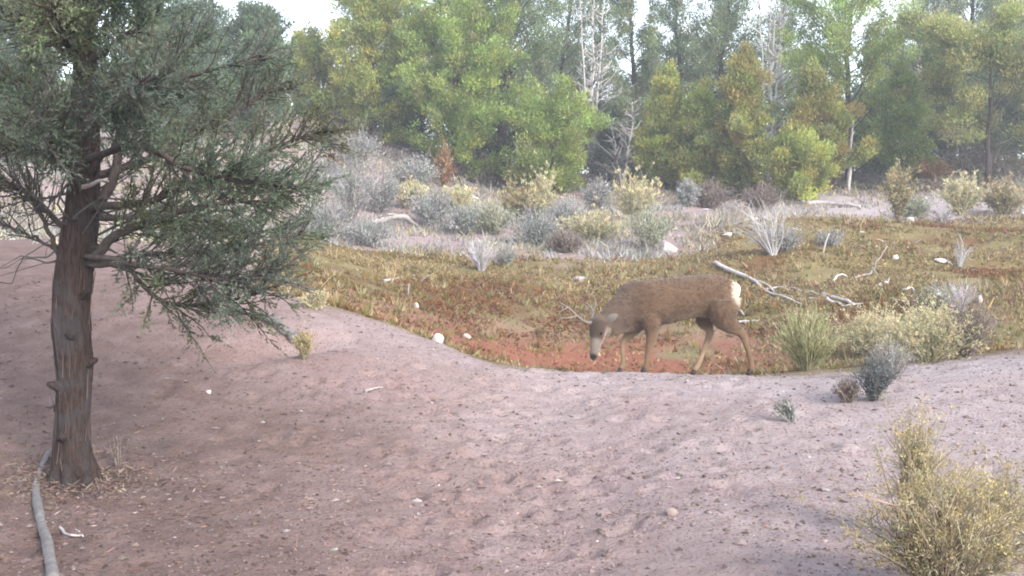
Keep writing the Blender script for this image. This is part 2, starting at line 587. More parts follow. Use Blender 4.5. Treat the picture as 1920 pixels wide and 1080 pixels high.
# ------------------------------------------------------------------ ground stuff: pebbles, litter, low weeds
def build_pebbles():
    r = np.random.RandomState(3)
    n = 48000
    y = 4.3 + 7.2 * r.rand(n) ** 1.15
    x = (r.rand(n) - .5) * 1.12 * y
    keep = fbm(x, y, .9, 3, 40) + .35 * r.rand(n) > .52
    x, y = x[keep], y[keep]
    n = len(x)
    s = np.clip(.0035 * np.exp(r.gamma(1.1, .42, n)), .003, .022)
    base = np.array([[1, 0, 0], [-1, 0, 0], [0, 1, 0], [0, -1, 0], [0, 0, 1], [0, 0, -1]], float)
    V = base[None] * s[:, None, None] * r.uniform(.6, 1.3, (n, 6, 1))
    V[:, :, 2] *= .6
    V[:, :, :2] += r.normal(0, .25, (n, 6, 2)) * s[:, None, None]
    th = r.rand(n) * 6.28
    c, sn = np.cos(th)[:, None], np.sin(th)[:, None]
    V[..., 0], V[..., 1] = V[..., 0] * c - V[..., 1] * sn, V[..., 0] * sn + V[..., 1] * c
    V += np.stack([x, y, rough_z(x, y) + s * .12], -1)[:, None]
    f = np.array([[0, 2, 4], [2, 1, 4], [1, 3, 4], [3, 0, 4]])
    F = (np.arange(n)[:, None, None] * 6 + f[None]).reshape(-1, 3)
    C = pal([(0.181, 0.125, 0.112), (0.232, 0.172, 0.159), (0.095, 0.065, 0.056), (0.310, 0.267, 0.249), (0.447, 0.421, 0.413)], n, r, .13, [.33, .31, .33, .028, .002])
    C = C * (1 - .42 * slope_shade_zone(x, y))[:, None]  # pebbles darkened by the same painted shade on the left
    mb = MB().add(V, F, np.repeat(C, 6, 0))
    o = mb.build('pebbles', M_STEM, smooth=False)
    tag(o, 'small pebbles and soil clods scattered over the pinkish dirt', 'pebbles', kind='stuff')


def build_litter():
    """twig bits and fallen scale leaves"""
    r = np.random.RandomState(4)
    n = 9000
    y = 4.3 + 6.8 * r.rand(n)
    x = (r.rand(n) - .5) * 1.1 * y
    w = np.exp(-(((x + 2.6) / 2.4) ** 2 + ((y - 6.5) / 2.5) ** 2)) + .22
    k = r.rand(n) < w
    x, y = x[k], y[k]
    n = len(x)
    z = rough_z(x, y) + .004
    D = np.stack([r.normal(size=n), r.normal(size=n), r.normal(0, .12, n) + .05], -1)
    C = pal([(.16, .10, .08), (.10, .065, .05), (.24, .20, .175), (.19, .12, .075)], n, r, .2, [.42, .3, .13, .15])
    fx, fy = place(140, 905)[:2]
    m_ = 3800
    ra, aa = np.abs(r.normal(0, .30, m_)) + .06, r.uniform(0, 6.28, m_)
    x, y = np.r_[x, fx + np.cos(aa) * ra], np.r_[y, fy + np.sin(aa) * ra]
    z = np.r_[z, rough_z(x[n:], y[n:]) + .035 * np.exp(-(ra / .22) ** 2) * r.rand(m_) + .004]
    D = np.r_[D, np.stack([r.normal(size=m_), r.normal(size=m_), r.normal(.1, .3, m_)], -1)]
    C = np.r_[C, pal([(.13, .085, .07), (.09, .06, .05), (.21, .165, .14)], m_, r, .2)]
    n = len(x)
    mb = MB()
    mb.leaves(np.stack([x, y, z], -1), D, np.exp(r.normal(math.log(.03), .5, n)), np.exp(r.normal(math.log(.007), .3, n)), C, 5)
    tag(mb.build('leaf_litter', M_STEM), 'brown twig bits and dead scale leaves littering the dirt', 'leaf litter', kind='stuff')
    mb = MB()
    n = 5200
    y = r.uniform(23, 42, n)
    x = (r.rand(n) - .5) * 1.1 * y
    k = r.rand(n) < .3 + .7 * sstep(33, 37, y)
    x, y = x[k], y[k]
    n = len(x)
    D = np.stack([r.normal(size=n), r.normal(size=n), r.normal(0, .2, n) + .12], -1)
    C = pal([(.20, .14, .12), (.12, .085, .075), (.48, .44, .42), (.30, .20, .14)], n, r, .2, [.35, .2, .25, .2])
    mb.leaves(np.stack([x, y, ter(x, y) + .01], -1), D, np.exp(r.normal(math.log(.16), .5, n)), np.exp(r.normal(math.log(.035), .3, n)), C, 6)
    tag(mb.build('forest_litter', M_STEM), 'dead twigs and litter under the far junipers', 'forest litter', kind='stuff')


def build_weeds():
    r = np.random.RandomState(5)
    n = 330000
    y = 11.0 + 20 * r.rand(n) ** 1.1
    x = (r.rand(n) - .5) * 1.12 * y
    veg, red, pale, lit = zones(x, y)
    patch = fbm(x, y, .8, 3, 60)
    dens = veg * sstep(.30, .52, patch) * .95 + veg * .10 + red * .06
    k = r.rand(n) < dens
    x, y, patch = x[k], y[k], patch[k]
    n = len(x)
    hue = fbm(x * .45, y, 1.3, 3, 70) + r.normal(0, .06, n) + .03 * (y - 17) / 4
    c_rust, c_olive, c_tan, c_pink = np.array([.175, .085, .036]), np.array([.165, .142, .045]), np.array([.275, .210, .105]), np.array([.21, .135, .105])
    C = np.where((hue < .43)[:, None], c_rust, np.where((hue < .535)[:, None], c_olive, c_tan))
    C = np.where((r.rand(n) < .16)[:, None], c_pink, C)
    C = C * np.exp(r.normal(0, .25, (n, 1))) * np.exp(r.normal(0, .08, (n, 3)))
    H = (.026 + .060 * patch) * np.exp(r.normal(0, .35, n))
    tall = r.rand(n) < .003
    H = np.where(tall, H * 2.6, H)
    C[tall] = np.array([.55, .46, .30])
    D = np.stack([r.normal(0, .8, n), r.normal(0, .8, n), np.ones(n) * .8], -1)
    mb = MB()
    mb.leaves(np.stack([x, y, ter(x, y) - .005], -1), D, H, np.where(tall, .008, .022 + .0010 * y), C, 7, True)
    tag(mb.build('low_weeds', M_DRY), 'low rust and olive dried weeds covering the banks of the hollow', 'ground cover', kind='stuff')


def build_bunches():
    """uneven bunches of taller dry grass standing in the low weeds"""
    r = np.random.RandomState(25)
    m = 5200
    y = 11.0 + 19 * r.rand(m)
    x = (r.rand(m) - .5) * 1.12 * y
    veg, red, pale, lit = zones(x, y)
    k = r.rand(m) < (veg * .9 + .10 * red) * sstep(.44, .60, fbm(x, y, 1.3, 3, 95))
    x, y = x[k], y[k]
    m = len(x)
    nb = 16
    hh = .07 + .12 * r.rand(m) ** 2
    cc = pal([(.30, .235, .125), (.215, .120, .055), (.20, .17, .065), (.36, .30, .18)], m, r, .15, [.34, .26, .22, .18])
    x, y, hh = (np.repeat(a, nb) for a in (x, y, hh))
    n = len(x)
    a, q = r.uniform(0, 6.28, n), r.rand(n)
    P = np.stack([x + np.cos(a) * .04 * q, y + np.sin(a) * .04 * q, ter(x, y) - .01], -1)
    D = np.stack([np.cos(a) * .7 * q + r.normal(0, .15, n), np.sin(a) * .7 * q + r.normal(0, .15, n), np.ones(n)], -1)
    C = np.repeat(cc, nb, 0) * np.exp(r.normal(0, .18, (n, 1)))
    mb = MB()
    mb.leaves(P, D, hh * np.exp(r.normal(0, .3, n)), .010 + .0006 * y, C, 27, True)
    tag(mb.build('grass_bunches', M_DRY), 'uneven bunches of gold and rust dry grass on the banks', 'grass', kind='stuff')


def build_bench_tufts():
    """sparse dry tufts on the pale bench and slope"""
    r = np.random.RandomState(15)
    n = 300000
    y = r.uniform(12, 40, n)
    x = (r.rand(n) - .5) * 1.12 * y
    veg, red, pale, lit = zones(x, y)
    past = sstep(0, .5, y - np.interp(x, _ex, _ey))
    left = sstep(-3.2, -4.2, x) * sstep(14, 18, y)
    patch = fbm(x, y, 1.0, 4, 81)
    k = r.rand(n) < np.maximum(past, left) * (1 - veg) * (1 - red) * sstep(.38, .58, patch) * (.30 + .55 * (pale < .6)) * (1 - .6 * lit) * np.maximum(sstep(20.5, 23, y), left)
    x, y = x[k], y[k]
    n = len(x)
    hue = fbm(x, y, 1.4, 2, 90) + r.normal(0, .1, n)
    C = np.where((hue < .5)[:, None], np.array([.32, .305, .28]), np.where((hue < .62)[:, None], np.array([.36, .31, .19]), np.array([.28, .24, .21])))
    C = C * np.exp(r.normal(0, .22, (n, 1)))
    D = np.stack([r.normal(0, .7, n), r.normal(0, .7, n), np.ones(n)], -1)
    mb = MB()
    mb.leaves(np.stack([x, y, ter(x, y) - .005], -1), D, .13 * np.exp(r.normal(0, .45, n)) * (.6 + .9 * fbm(x, y, 2.0, 2, 85)), .018 + .0009 * y, C, 17, True)
    tag(mb.build('dry_tufts', M_DRY), 'sparse grey and straw tufts dotting the pale bench and slope', 'ground cover', kind='stuff')


def build_far_wood():
    """the wood beyond the clearing's trees, one mass"""
    r = np.random.RandomState(16)
    cen, rad, col = [], [], []
    tr = MB()
    for k in range(46):
        Y = r.uniform(52, 66)
        px = -100 + 2120 * (k + r.rand()) / 46
        b = stand(px, Y)
        top = 118 + 40 * math.sin(px * .013) + r.uniform(-80, 60)
        if 540 < px < 660:
            top = 240
        h = max(at(px, top, Y)[2] - b[2], 2.0)
        R = r.uniform(1.1, 2.0)
        tr.tube(np.stack([b, b + [0, 0, h * .95]]), [.12, .02], 6, (.10, .08, .07))
        for _ in range(60):
            u = r.rand() ** .8
            a = r.uniform(0, 6.28)
            q = R * (1.05 - u) ** .6 * r.rand() ** .5
            cen.append(b + [math.cos(a) * q, math.sin(a) * q, h * (.05 + .95 * u)])
            rad.append(.55)
            col.append(G_GRY[r.randint(4)])
    cen, rad, col = np.array(cen), np.array(rad), np.array(col)
    idx = np.repeat(np.arange(len(cen)), 32)
    n = len(idx)
    off = unit(r.normal(size=(n, 3))) * (r.rand(n, 1) ** .5)
    P = cen[idx] + off * rad[idx][:, None]
    C = col[idx] * np.exp(r.normal(0, .25, (n, 1)))
    tr.leaves(P, off + [0, 0, .6],   .28 * np.exp(r.normal(0, .3, n)), .15, C, 5, True)
    tag(tr.build('far_wood', M_LEAF), 'dull green juniper wood far behind the clearing trees', 'woods', kind='stuff')


build_pebbles()
build_bunches()
build_bench_tufts()
build_litter()
build_weeds()
#PART2
# ------------------------------------------------------------------ trees
G_YEL = [(0.320, 0.339, 0.091), (0.267, 0.301, 0.089), (0.356, 0.351, 0.101), (0.226, 0.259, 0.091)]
G_BRI = [(0.273, 0.339, 0.091), (0.244, 0.315, 0.091), (0.315, 0.358, 0.096), (0.208, 0.265, 0.091)]
G_GRY = [(0.207, 0.248, 0.125), (0.180, 0.226, 0.119), (0.239, 0.264, 0.129), (0.154, 0.198, 0.110)]
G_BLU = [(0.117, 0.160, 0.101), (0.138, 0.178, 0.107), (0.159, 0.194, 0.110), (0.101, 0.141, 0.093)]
G_RUS = [(0.281, 0.275, 0.082), (0.307, 0.253, 0.086), (0.239, 0.264, 0.079), (0.196, 0.226, 0.079)]
G_PIN = [(0.307, 0.319, 0.120), (0.260, 0.286, 0.107), (0.339, 0.336, 0.133), (0.170, 0.204, 0.099)]


def prof(kind, u):
    if kind == 'cone':
        return np.minimum(1, (u + .10) / .25) * (1.02 - u) ** .75
    if kind == 'column':
        return np.minimum(1, (u + .25) / .4) * np.minimum(1, (1.03 - u) / .45) ** .6
    if kind == 'round':
        return np.sqrt(np.clip(1 - ((u - .48) / .56) ** 2, .03, 1))
    return .4 + .6 * u                                   # 'top': wide flat crown on bare branches


def conifer(name, label, px, Y, top_py, w_px, cols, kind='cone', seed=0, lo=.03, nl=64, clump=.36, leaves=13000, lean=0.,
            bare=.0, group='junipers along the back of the clearing', base_py=None, trunk_r=None, lsize=1.0):
    r = np.random.RandomState(seed + 1000)
    b = stand(px, Y)
    mpp = Y / F_PX
    top = at(px, top_py, Y)[2]
    h = max(top - b[2], 1.2)
    R = w_px * mpp / 2 * 1.25
    leaves = int(leaves * 2.9)
    t = thing(name, b, label, 'tree', group)
    tr = trunk_r or (.022 * h ** .75 + .02)
    # trunk
    n = 14
    u = np.linspace(0, 1, n)
    wv = np.cumsum(r.normal(0, .035 * h ** .5, (n, 2)), 0)
    wv -= wv[:1]
    TP = np.c_[wv * (u[:, None]), u * h * .97]
    TP[:, 0] += lean * u * h
    TP[0, 2] = -.25
    rad = tr * (1 - u) ** .8 + .012
    rad[0] *= 1.35
    MB().tube(TP, rad, 9, (1, 1, 1), .06, seed=seed).build('trunk', M_BARK, t)
    # limbs and foliage clumps
    lm = MB()
    cen, cdir, crad = [], [], []
    for k in range(nl):
        uu = lo + (1 - lo) * ((k + r.rand()) / nl) ** .92 * .99
        base = np.array([np.interp(uu * .9, u, TP[:, c]) for c in range(3)])
        az = k * 2.39996 + r.normal(0, .35)
        ln = R * prof(kind, uu) * r.uniform(.62, 1.15)
        if ln < .12:
            ln = .12
        el = r.uniform(.15, .6) + .5 * uu
        if kind == 'top':
            el = r.uniform(.25, .8)
        d = np.array([math.cos(az) * math.cos(el), math.sin(az) * math.cos(el), math.sin(el)])
        m = 5
        s = np.linspace(0, 1, m)[:, None]
        LP = base + d * ln * s + np.array([0, 0, 1]) * (s ** 2) * ln * r.uniform(-.1, .3) + r.normal(0, .04 * ln, (m, 3)) * s
        lm.tube(LP, np.linspace(max(.010, tr * .28 * (1 - .6 * uu)), .007, m), 5)
        if r.rand() < bare:
            # dead limb: forked, no leaves
            for _ in range(3):
                q = LP[r.randint(2, m)]
                lm.tube(np.stack([q, q + (d + r.normal(0, .6, 3)) * ln * .2, q + (d + r.normal(0, .5, 3)) * ln * .35]), [.01, .007, .004], 4)
            continue
        nc = max(2, int(2 + ln / (clump * .5)))
        t0 = .72 if kind == 'top' else .30
        for sft in np.linspace(t0, 1.03, nc):
            q = np.array([np.interp(sft, s[:, 0], LP[:, c]) for c in range(3)]) + r.normal(0, clump * .38, 3)
            if kind == 'top':
                q[2] += abs(r.normal(0, .12))
            cen.append(q)
            cdir.append(d)
            crad.append(clump * r.uniform(.55, 1.1))
    for q in np.linspace(.90, 1.0, 4):                   # leader
        cen.append(np.array([np.interp(q, u, TP[:, c]) for c in range(3)]))
        cdir.append(np.array([0, 0, 1.]))
        crad.append(clump * .6)
    lm.build('branches', M_LIMB, t)
    cen, cdir, crad = np.array(cen), np.array(cdir), np.array(crad)
    nc = len(cen)
    ccol = pal(cols, nc, r, .17)
    per = leaves // nc
    idx = np.repeat(np.arange(nc), np.maximum(6, (per * (crad / crad.mean()) ** 2).astype(int)))
    N_ = len(idx)
    off = r.normal(size=(N_, 3))
    off = unit(off) * (r.rand(N_, 1) ** .5)
    off[:, 2] *= .6 if kind == 'top' else .85
    P = cen[idx] + off * crad[idx][:, None]
    P[:, 2] = np.maximum(P[:, 2], .03)
    D = unit(off) * .55 + cdir[idx] * .45 + np.array([0, 0, .55]) + r.normal(0, .38, (N_, 3))
    C = ccol[idx] * np.exp(r.normal(0, .20, (N_, 1))) * np.exp(r.normal(0, .06, (N_, 3)))
    ls = lsize * .094
    fo = MB().leaves(P, D, ls * np.exp(r.normal(0, .3, N_)), ls * .58, C, seed, True)
    fo.build('crown', M_LEAF, t)
    return t


_tr = [
    # name, label, px, Y, top, width, palette, profile, extra
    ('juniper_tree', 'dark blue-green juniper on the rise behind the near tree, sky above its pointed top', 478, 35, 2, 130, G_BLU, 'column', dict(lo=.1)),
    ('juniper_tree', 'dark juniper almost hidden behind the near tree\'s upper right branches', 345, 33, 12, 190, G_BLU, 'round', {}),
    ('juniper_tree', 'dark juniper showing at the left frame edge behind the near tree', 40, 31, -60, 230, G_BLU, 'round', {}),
    ('juniper_tree', 'rounded olive juniper at the crest of the pale slope, short against the sky', 596, 42, 78, 125, G_YEL, 'round', dict(nl=38)),
    ('juniper_tree', 'tall yellow-green juniper just right of the sky gap', 700, 40, -70, 190, G_YEL, 'column', dict(leaves=15000)),
    ('juniper_tree', 'broad bright green juniper filling the centre left of the tree line', 850, 38.5, -10, 250, G_BRI, 'round', dict(leaves=19000, nl=60)),
    ('juniper_tree', 'grey-green juniper with a thick leaning grey trunk right of the broad bright one', 935, 40.5, -110, 240, G_GRY, 'column', dict(lean=.09, lo=.10, leaves=14000, trunk_r=.20)),
    ('juniper_tree', 'low spreading lime-green juniper in front of the leaning grey trunk', 1035, 37.5, 205, 190, G_BRI, 'round', dict(nl=36, leaves=9000)),
    ('juniper_tree', 'narrow green juniper right of the upper bare snag, pierced by sky', 1190, 46, -90, 130, G_GRY, 'column', dict(leaves=6500, nl=34, bare=.3, lo=.12)),
    ('juniper_tree', 'thin gappy juniper with sky specks through it above the olive pair', 1270, 48, -90, 140, G_GRY, 'column', dict(leaves=6500, nl=32, bare=.3, lo=.12)),
    ('juniper_tree', 'olive juniper with a pointed top, left one of the pair behind the deer', 1250, 37.5, 118, 120, G_YEL, 'cone', dict(nl=44)),
    ('juniper_tree', 'shorter olive juniper close against the pointed olive one', 1312, 36.5, 150, 120, G_YEL, 'cone', dict(nl=40, leaves=9000)),
    ('juniper_tree', 'dull green juniper rising behind the rust-tipped tree', 1345, 45, -110, 170, G_GRY, 'column', dict(leaves=9000)),
    ('juniper_tree', 'rust-tipped juniper with drooping dead twigs over the grey dead bush', 1390, 35.5, 84, 160, G_RUS, 'cone', dict(nl=50, bare=.22)),
    ('juniper_tree', 'orange-topped juniper with a pale bare stem showing in its crown', 1542, 36.5, 108, 150, G_RUS, 'cone', dict(bare=.25, lo=.15)),
    ('juniper_tree', 'tall full green juniper reaching out of the top of the frame', 1590, 41, -120, 270, G_BRI, 'column', dict(leaves=17000, nl=56)),
    ('juniper_tree', 'low green juniper in front, its skirts touching the pale flat', 1490, 34, 240, 150, G_YEL, 'cone', dict(nl=36, leaves=10000, lo=.03)),
    ('juniper_tree', 'medium green juniper between the tall full one and the pinyon', 1688, 40, 110, 110, G_BRI, 'cone', dict(lo=.04)),
    ('pinyon_tree', 'sprawling pinyon with flat yellow-green tufts over dark bare boughs at right', 1850, 35.5, 75, 320, G_PIN, 'top', dict(nl=30, leaves=17000, clump=.58, lo=.30, lean=-.05, bare=.2)),
    ('pinyon_tree', 'pinyon cut by the right frame edge, grey-green tufts', 1985, 38, 60, 260, G_PIN, 'top', dict(nl=34, leaves=9000, clump=.40, lo=.12, bare=.2)),
    ('juniper_tree', 'dark green juniper towering behind the sprawling pinyon', 1800, 46, -130, 270, G_GRY, 'round', dict(leaves=13000, clump=.38)),
    ('juniper_tree', 'juniper in the top right corner behind the pinyons', 1930, 47, -140, 260, G_GRY, 'round', dict(leaves=11000, clump=.38)),
    ('juniper_tree', 'dull juniper seen between the yellow-green and the broad bright trees', 775, 48, -110, 200, G_GRY, 'column', dict(leaves=8000)),
    ('juniper_tree', 'dull juniper behind the leaning grey trunk, left of the upper bare snag', 1050, 49, -120, 190, G_GRY, 'column', dict(leaves=8000)),
    ('juniper_tree', 'thin grey-green juniper directly behind the upper silvery snag', 1125, 51, -70, 120, G_GRY, 'column', dict(leaves=5500, bare=.2)),
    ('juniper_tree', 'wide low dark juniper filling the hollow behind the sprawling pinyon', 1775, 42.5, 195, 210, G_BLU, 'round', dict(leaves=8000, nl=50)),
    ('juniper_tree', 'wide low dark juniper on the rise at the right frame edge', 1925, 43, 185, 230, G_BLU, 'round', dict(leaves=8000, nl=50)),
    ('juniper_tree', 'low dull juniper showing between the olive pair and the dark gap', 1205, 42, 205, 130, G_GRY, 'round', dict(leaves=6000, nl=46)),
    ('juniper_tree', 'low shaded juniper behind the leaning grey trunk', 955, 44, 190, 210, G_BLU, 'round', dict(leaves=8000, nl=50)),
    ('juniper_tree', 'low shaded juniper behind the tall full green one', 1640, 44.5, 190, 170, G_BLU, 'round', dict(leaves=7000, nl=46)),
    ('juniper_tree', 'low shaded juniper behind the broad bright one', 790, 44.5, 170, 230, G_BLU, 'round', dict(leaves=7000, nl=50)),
    ('juniper_tree', 'far juniper behind the bare pale poles', 1455, 54, -50, 200, G_GRY, 'column', dict(leaves=6000)),
    ('juniper_tree', 'far juniper between the green tower and the pinyon, mostly hidden', 1715, 52, -110, 190, G_GRY, 'column', dict(leaves=7000, bare=.3)),
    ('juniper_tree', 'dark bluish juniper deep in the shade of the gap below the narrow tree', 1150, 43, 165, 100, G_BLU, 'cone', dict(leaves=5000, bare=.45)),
]
for k, (nm, lb, px, Y, top, w, cols, kd, ex) in enumerate(_tr):
    grp = 'pinyons at the right of the clearing' if nm == 'pinyon_tree' else 'junipers along the back of the clearing'
    conifer(nm, lb, px, Y, top, w, cols, kd, seed=k * 7 + 1, group=grp, **ex)


def snag(label, px, Y, top_py, w_px, seed, stems=2, tone=.9, twigs=26):
    r = np.random.RandomState(seed)
    b = stand(px, Y)
    h = at(px, top_py, Y)[2] - b[2]
    t = thing('dead_tree', b, label, 'dead tree', 'bare dead trees in the tree line')
    R = w_px * Y / F_PX / 2
    for k in range(stems):
        a = r.uniform(0, 6.28)
        s = np.linspace(0, 1, 9)[:, None]
        hh = h * r.uniform(.8, 1)
        P = np.c_[math.cos(a) * R * .5 * s, math.sin(a) * R * .3 * s, s * hh] + r.normal(0, .05, (9, 3)) * s
        P[0, 2] = -.2
        mb = MB()
        mb.tube(P, np.linspace(.075, .016, 9), 7, (tone, tone, tone), .05)
        for j in range(twigs):
            u = r.uniform(.25, .98)
            q = np.array([np.interp(u, s[:, 0], P[:, c]) for c in range(3)])
            az = r.uniform(0, 6.28)
            ln = R * (1.15 - u) * r.uniform(.5, 1.3)
            d = np.array([math.cos(az), math.sin(az), r.uniform(.1, .9)])
            B = np.stack([q, q + d * ln * .5 + r.normal(0, .03, 3), q + d * ln + np.array([0, 0, .15 * ln]) + r.normal(0, .05, 3)])
            mb.tube(B, [.032, .022, .010], 5, (tone, tone, tone))
            for _ in range(2):
                e = B[1] + (B[2] - B[1]) * r.rand()
                mb.tube(np.stack([e, e + (d + r.normal(0, .5, 3)) * ln * .35]), [.009, .004], 4, (tone, tone, tone))
        mb.build('stem', M_WOOD, t)


snag('silvery bare snag with upswept twigs near the top centre of the tree line', 1108, 43.5, -20, 120, 5, 4, 1.2)
snag('cluster of pale bare poles rising behind the rust-tipped juniper', 1440, 42.5, -60, 120, 6, 6, 1.7)
snag('short pale forked trunk under the tall full green juniper', 1588, 36.6, 215, 40, 8, 2, 1.3, 3)
snag('thin pale bare stems showing between the green tower and the pinyon', 1708, 42, 30, 50, 9, 2, 1.25)
snag('grey bare snag in the dark gap left of the olive pair', 1165, 40.5, 190, 90, 12, 3, .9)


# ------------------------------------------------------------------ the near juniper
def near_juniper():
    r = np.random.RandomState(77)
    Y0 = 6.3
    base = place(140, 905)
    Y0 = base[1]
    t = thing('juniper_tree', base, 'big near juniper with fluted trunk and feathery branches at left', 'tree')
    q = lambda px, py, dy=0: at(px, py, Y0 + dy) - base
    tp = [(140, 925), (138, 890), (136, 800), (139, 700), (133, 600), (138, 520), (150, 430), (158, 330), (162, 200), (160, 60), (166, -100), (172, -300), (176, -470)]
    tr_ = np.array([.150, .132, .112, .110, .116, .112, .112, .090, .080, .068, .052, .033, .012])
    TP = smooth_path([q(*p) for p in tp], 90)
    TR = np.interp(np.linspace(0, 1, 90), np.linspace(0, 1, len(tr_)), tr_)
    TR = TR * .92 * (1 + .14 * (vnoise(np.arange(90.), np.zeros(90), 4.5, 2) - .5))
    MB().tube(TP, TR, 64, (1, 1, 1), .05, seed=3).build('trunk', M_BARK, t)
    sh = MB()                                             # loose strips of shredding bark
    for k in range(120):
        i0 = r.randint(0, 44)
        m_ = r.randint(3, 6)
        a = r.uniform(0, 6.28)
        seg_ = np.arange(i0, i0 + m_)
        d = np.stack([np.cos(a + r.normal(0, .05) * np.arange(m_)), np.sin(a + r.normal(0, .05) * np.arange(m_)), np.zeros(m_)], -1)
        B = TP[seg_] + d * (TR[seg_] * r.uniform(.97, 1.05) + .004)[:, None]
        B[-1] += d[-1] * r.uniform(0, .012)
        g = r.uniform(.5, 1.3)
        sh.tube(B, np.linspace(.0040, .0015, m_) * r.uniform(.6, 1.3), 4, np.array([.075, .056, .05]) * g, cap=False)
    tag(sh.build('bark_strips', M_STEM, t), kind='stuff')
    for k in range(7):                                    # root flare
        a = k * .9 + .3
        d = np.array([math.cos(a), math.sin(a), 0])
        P = smooth_path([d * .05 + [0, 0, .16], d * .11 + [0, 0, .05], d * .155 + [0, 0, -.05]], 8)
        MB().tube(P, np.linspace(.06, .025, 8), 10, (1, 1, 1), .06, seed=k).build('root', M_BARK, t)
    for k, (py_, a) in enumerate([(640, -1.2), (735, -2.3), (560, -.6), (820, -1.7), (690, -.2)]):    # broken stubs and knots
        i_ = int(np.interp(py_, [-470, 925], [89, 0]))
        d = np.array([math.cos(a), math.sin(a), .35])
        o = TP[np.argmin(np.abs(TP[:, 2] - q(140, py_)[2]))]
        P = smooth_path([o + d * .07, o + d * .118, o + d * (.135 + .02 * (k % 3))], 7)
        MB().tube(P, np.linspace(.040, .014, 7), 9, (1, 1, 1), .12, seed=k + 20).build('knot', M_BARK, t)
    limbs = [
        ([(165, 500, 0), (215, 450, -.08), (300, 425, -.2), (420, 395, -.3), (530, 385, -.3)], .045, 1),
        ([(150, 440, 0), (212, 345, .05), (238, 250, .1), (300, 150, .2), (370, 80, .3)], .05, 1),
        ([(160, 495, -.05), (235, 508, -.2), (285, 556, -.3), (350, 575, -.35), (440, 560, -.4), (545, 520, -.4)], .022, 1),
        ([(158, 330, 0), (250, 305, .15), (370, 245, .3), (470, 190, .35), (550, 150, .4)], .036, 1),
        ([(155, 390, -.02), (260, 372, -.2), (400, 325, -.35), (520, 265, -.4), (630, 225, -.4)], .036, 1),
        ([(160, 250, .02), (260, 190, .1), (390, 135, .1), (500, 115, .1)], .032, 1),
        ([(163, 120, 0), (215, 85, -.1), (262, 50, -.15), (290, 10, -.2)], .030, 1),
        ([(170, 495, 0), (300, 475, .3), (440, 470, .4), (590, 435, .5)], .030, 1),
        ([(160, 480, -.08), (280, 500, -.45), (410, 520, -.6), (530, 500, -.7)], .024, 1),
        ([(160, 300, -.05), (250, 270, -.5), (360, 300, -.8), (480, 330, -.9), (590, 330, -.9)], .030, 1),
        ([(160, 410, .05), (280, 400, .5), (400, 430, .8), (520, 420, .9)], .028, 1),
        ([(118, 490, 0), (70, 410, -.05), (40, 360, -.1), (-30, 320, -.2)], .020, .35),
        ([(110, 470, 0), (50, 440, .1), (-40, 420, .2)], .014, .15),
        ([(125, 430, 0), (40, 360, .2), (-80, 320, .3)], .026, .8),
        ([(145, 330, 0), (50, 285, -.2), (-90, 260, -.3)], .032, 1),
        ([(150, 230, 0), (60, 165, .1), (-80, 130, .2)], .034, 1),
        ([(150, 120, 0), (60, 50, -.15), (-80, 10, -.3)], .032, 1),
        ([(155, 30, 0), (90, -60, -.2), (-40, -120, -.3)], .028, 1),
        ([(150, 360, -.05), (120, 300, -.5), (90, 250, -.9), (60, 230, -1.3)], .030, 1),
        ([(155, 260, -.05), (190, 200, -.5), (220, 160, -.9), (240, 150, -1.3)], .030, 1),
        ([(155, 150, -.05), (130, 90, -.5), (110, 50, -.9), (80, 30, -1.3)], .030, 1),
        ([(155, 60, -.05), (200, 10, -.5), (240, -30, -.9), (260, -60, -1.2)], .028, 1),
        ([(155, 300, .05), (110, 240, .6), (80, 200, 1.1), (60, 180, 1.5)], .032, 1),
        ([(155, 200, .05), (210, 150, .6), (260, 110, 1.1), (300, 90, 1.6)], .032, 1),
        ([(155, 100, .05), (110, 50, .6), (70, 10, 1.1), (40, -20, 1.5)], .030, 1),
        ([(160, 0, 0), (200, -60, .3), (240, -110, .5), (270, -150, .6)], .028, 1),
        ([(165, -100, 0), (230, -180, -.2), (310, -230, -.3)], .022, 1),
        ([(168, -120, 0), (90, -200, .2), (0, -250, .3)], .022, 1),
        ([(170, -200, 0), (150, -280, -.4), (130, -330, -.8)], .018, 1),
        ([(170, -220, 0), (200, -300, .4), (220, -350, .8)], .018, 1),
    ]
    P_, D_, L_, C_ = [], [], [], []
    for li, (cp, rad, dens) in enumerate(limbs):
        LP = smooth_path([q(*c) for c in cp], 26)
        LP[2:] += np.cumsum(r.normal(0, .006, (24, 3)), 0)
        ln = np.linalg.norm(np.diff(LP, axis=0), axis=1).sum()
        mb = MB()
        mb.tube(LP, np.linspace(rad * .78, .005, 26), 10, (1, 1, 1), .05, seed=li)
        tan = unit(np.gradient(LP, axis=0))
        limb_col = pal([(.128, .158, .110), (.112, .145, .106), (.150, .168, .105)], 1, r, .10)[0]
        n2 = int(ln / (.0235 if cp[-1][0] > 300 else .0165) * (.35 + .65 * dens))
        for k in range(n2):
            u = r.uniform(.16, 1.0) ** .85
            i = int(u * 25)
            side = unit(np.cross(tan[i], r.normal(size=3)))
            d = unit(tan[i] * r.uniform(.5, 1.1) + side * r.uniform(.35, 1.0) + np.array([0, 0, r.uniform(-.18, .42)]))
            l2 = r.uniform(.14, .50) * (1.18 - .55 * u)
            m = 6
            s = np.linspace(0, 1, m)[:, None]
            SP_ = LP[i] + d * l2 * s + np.array([0, 0, 1.]) * s ** 2 * l2 * r.uniform(-.10, .25) + np.cumsum(r.normal(0, .007, (m, 3)), 0)
            mb.tube(SP_, np.linspace(.0055, .0016, m), 4, cap=False)
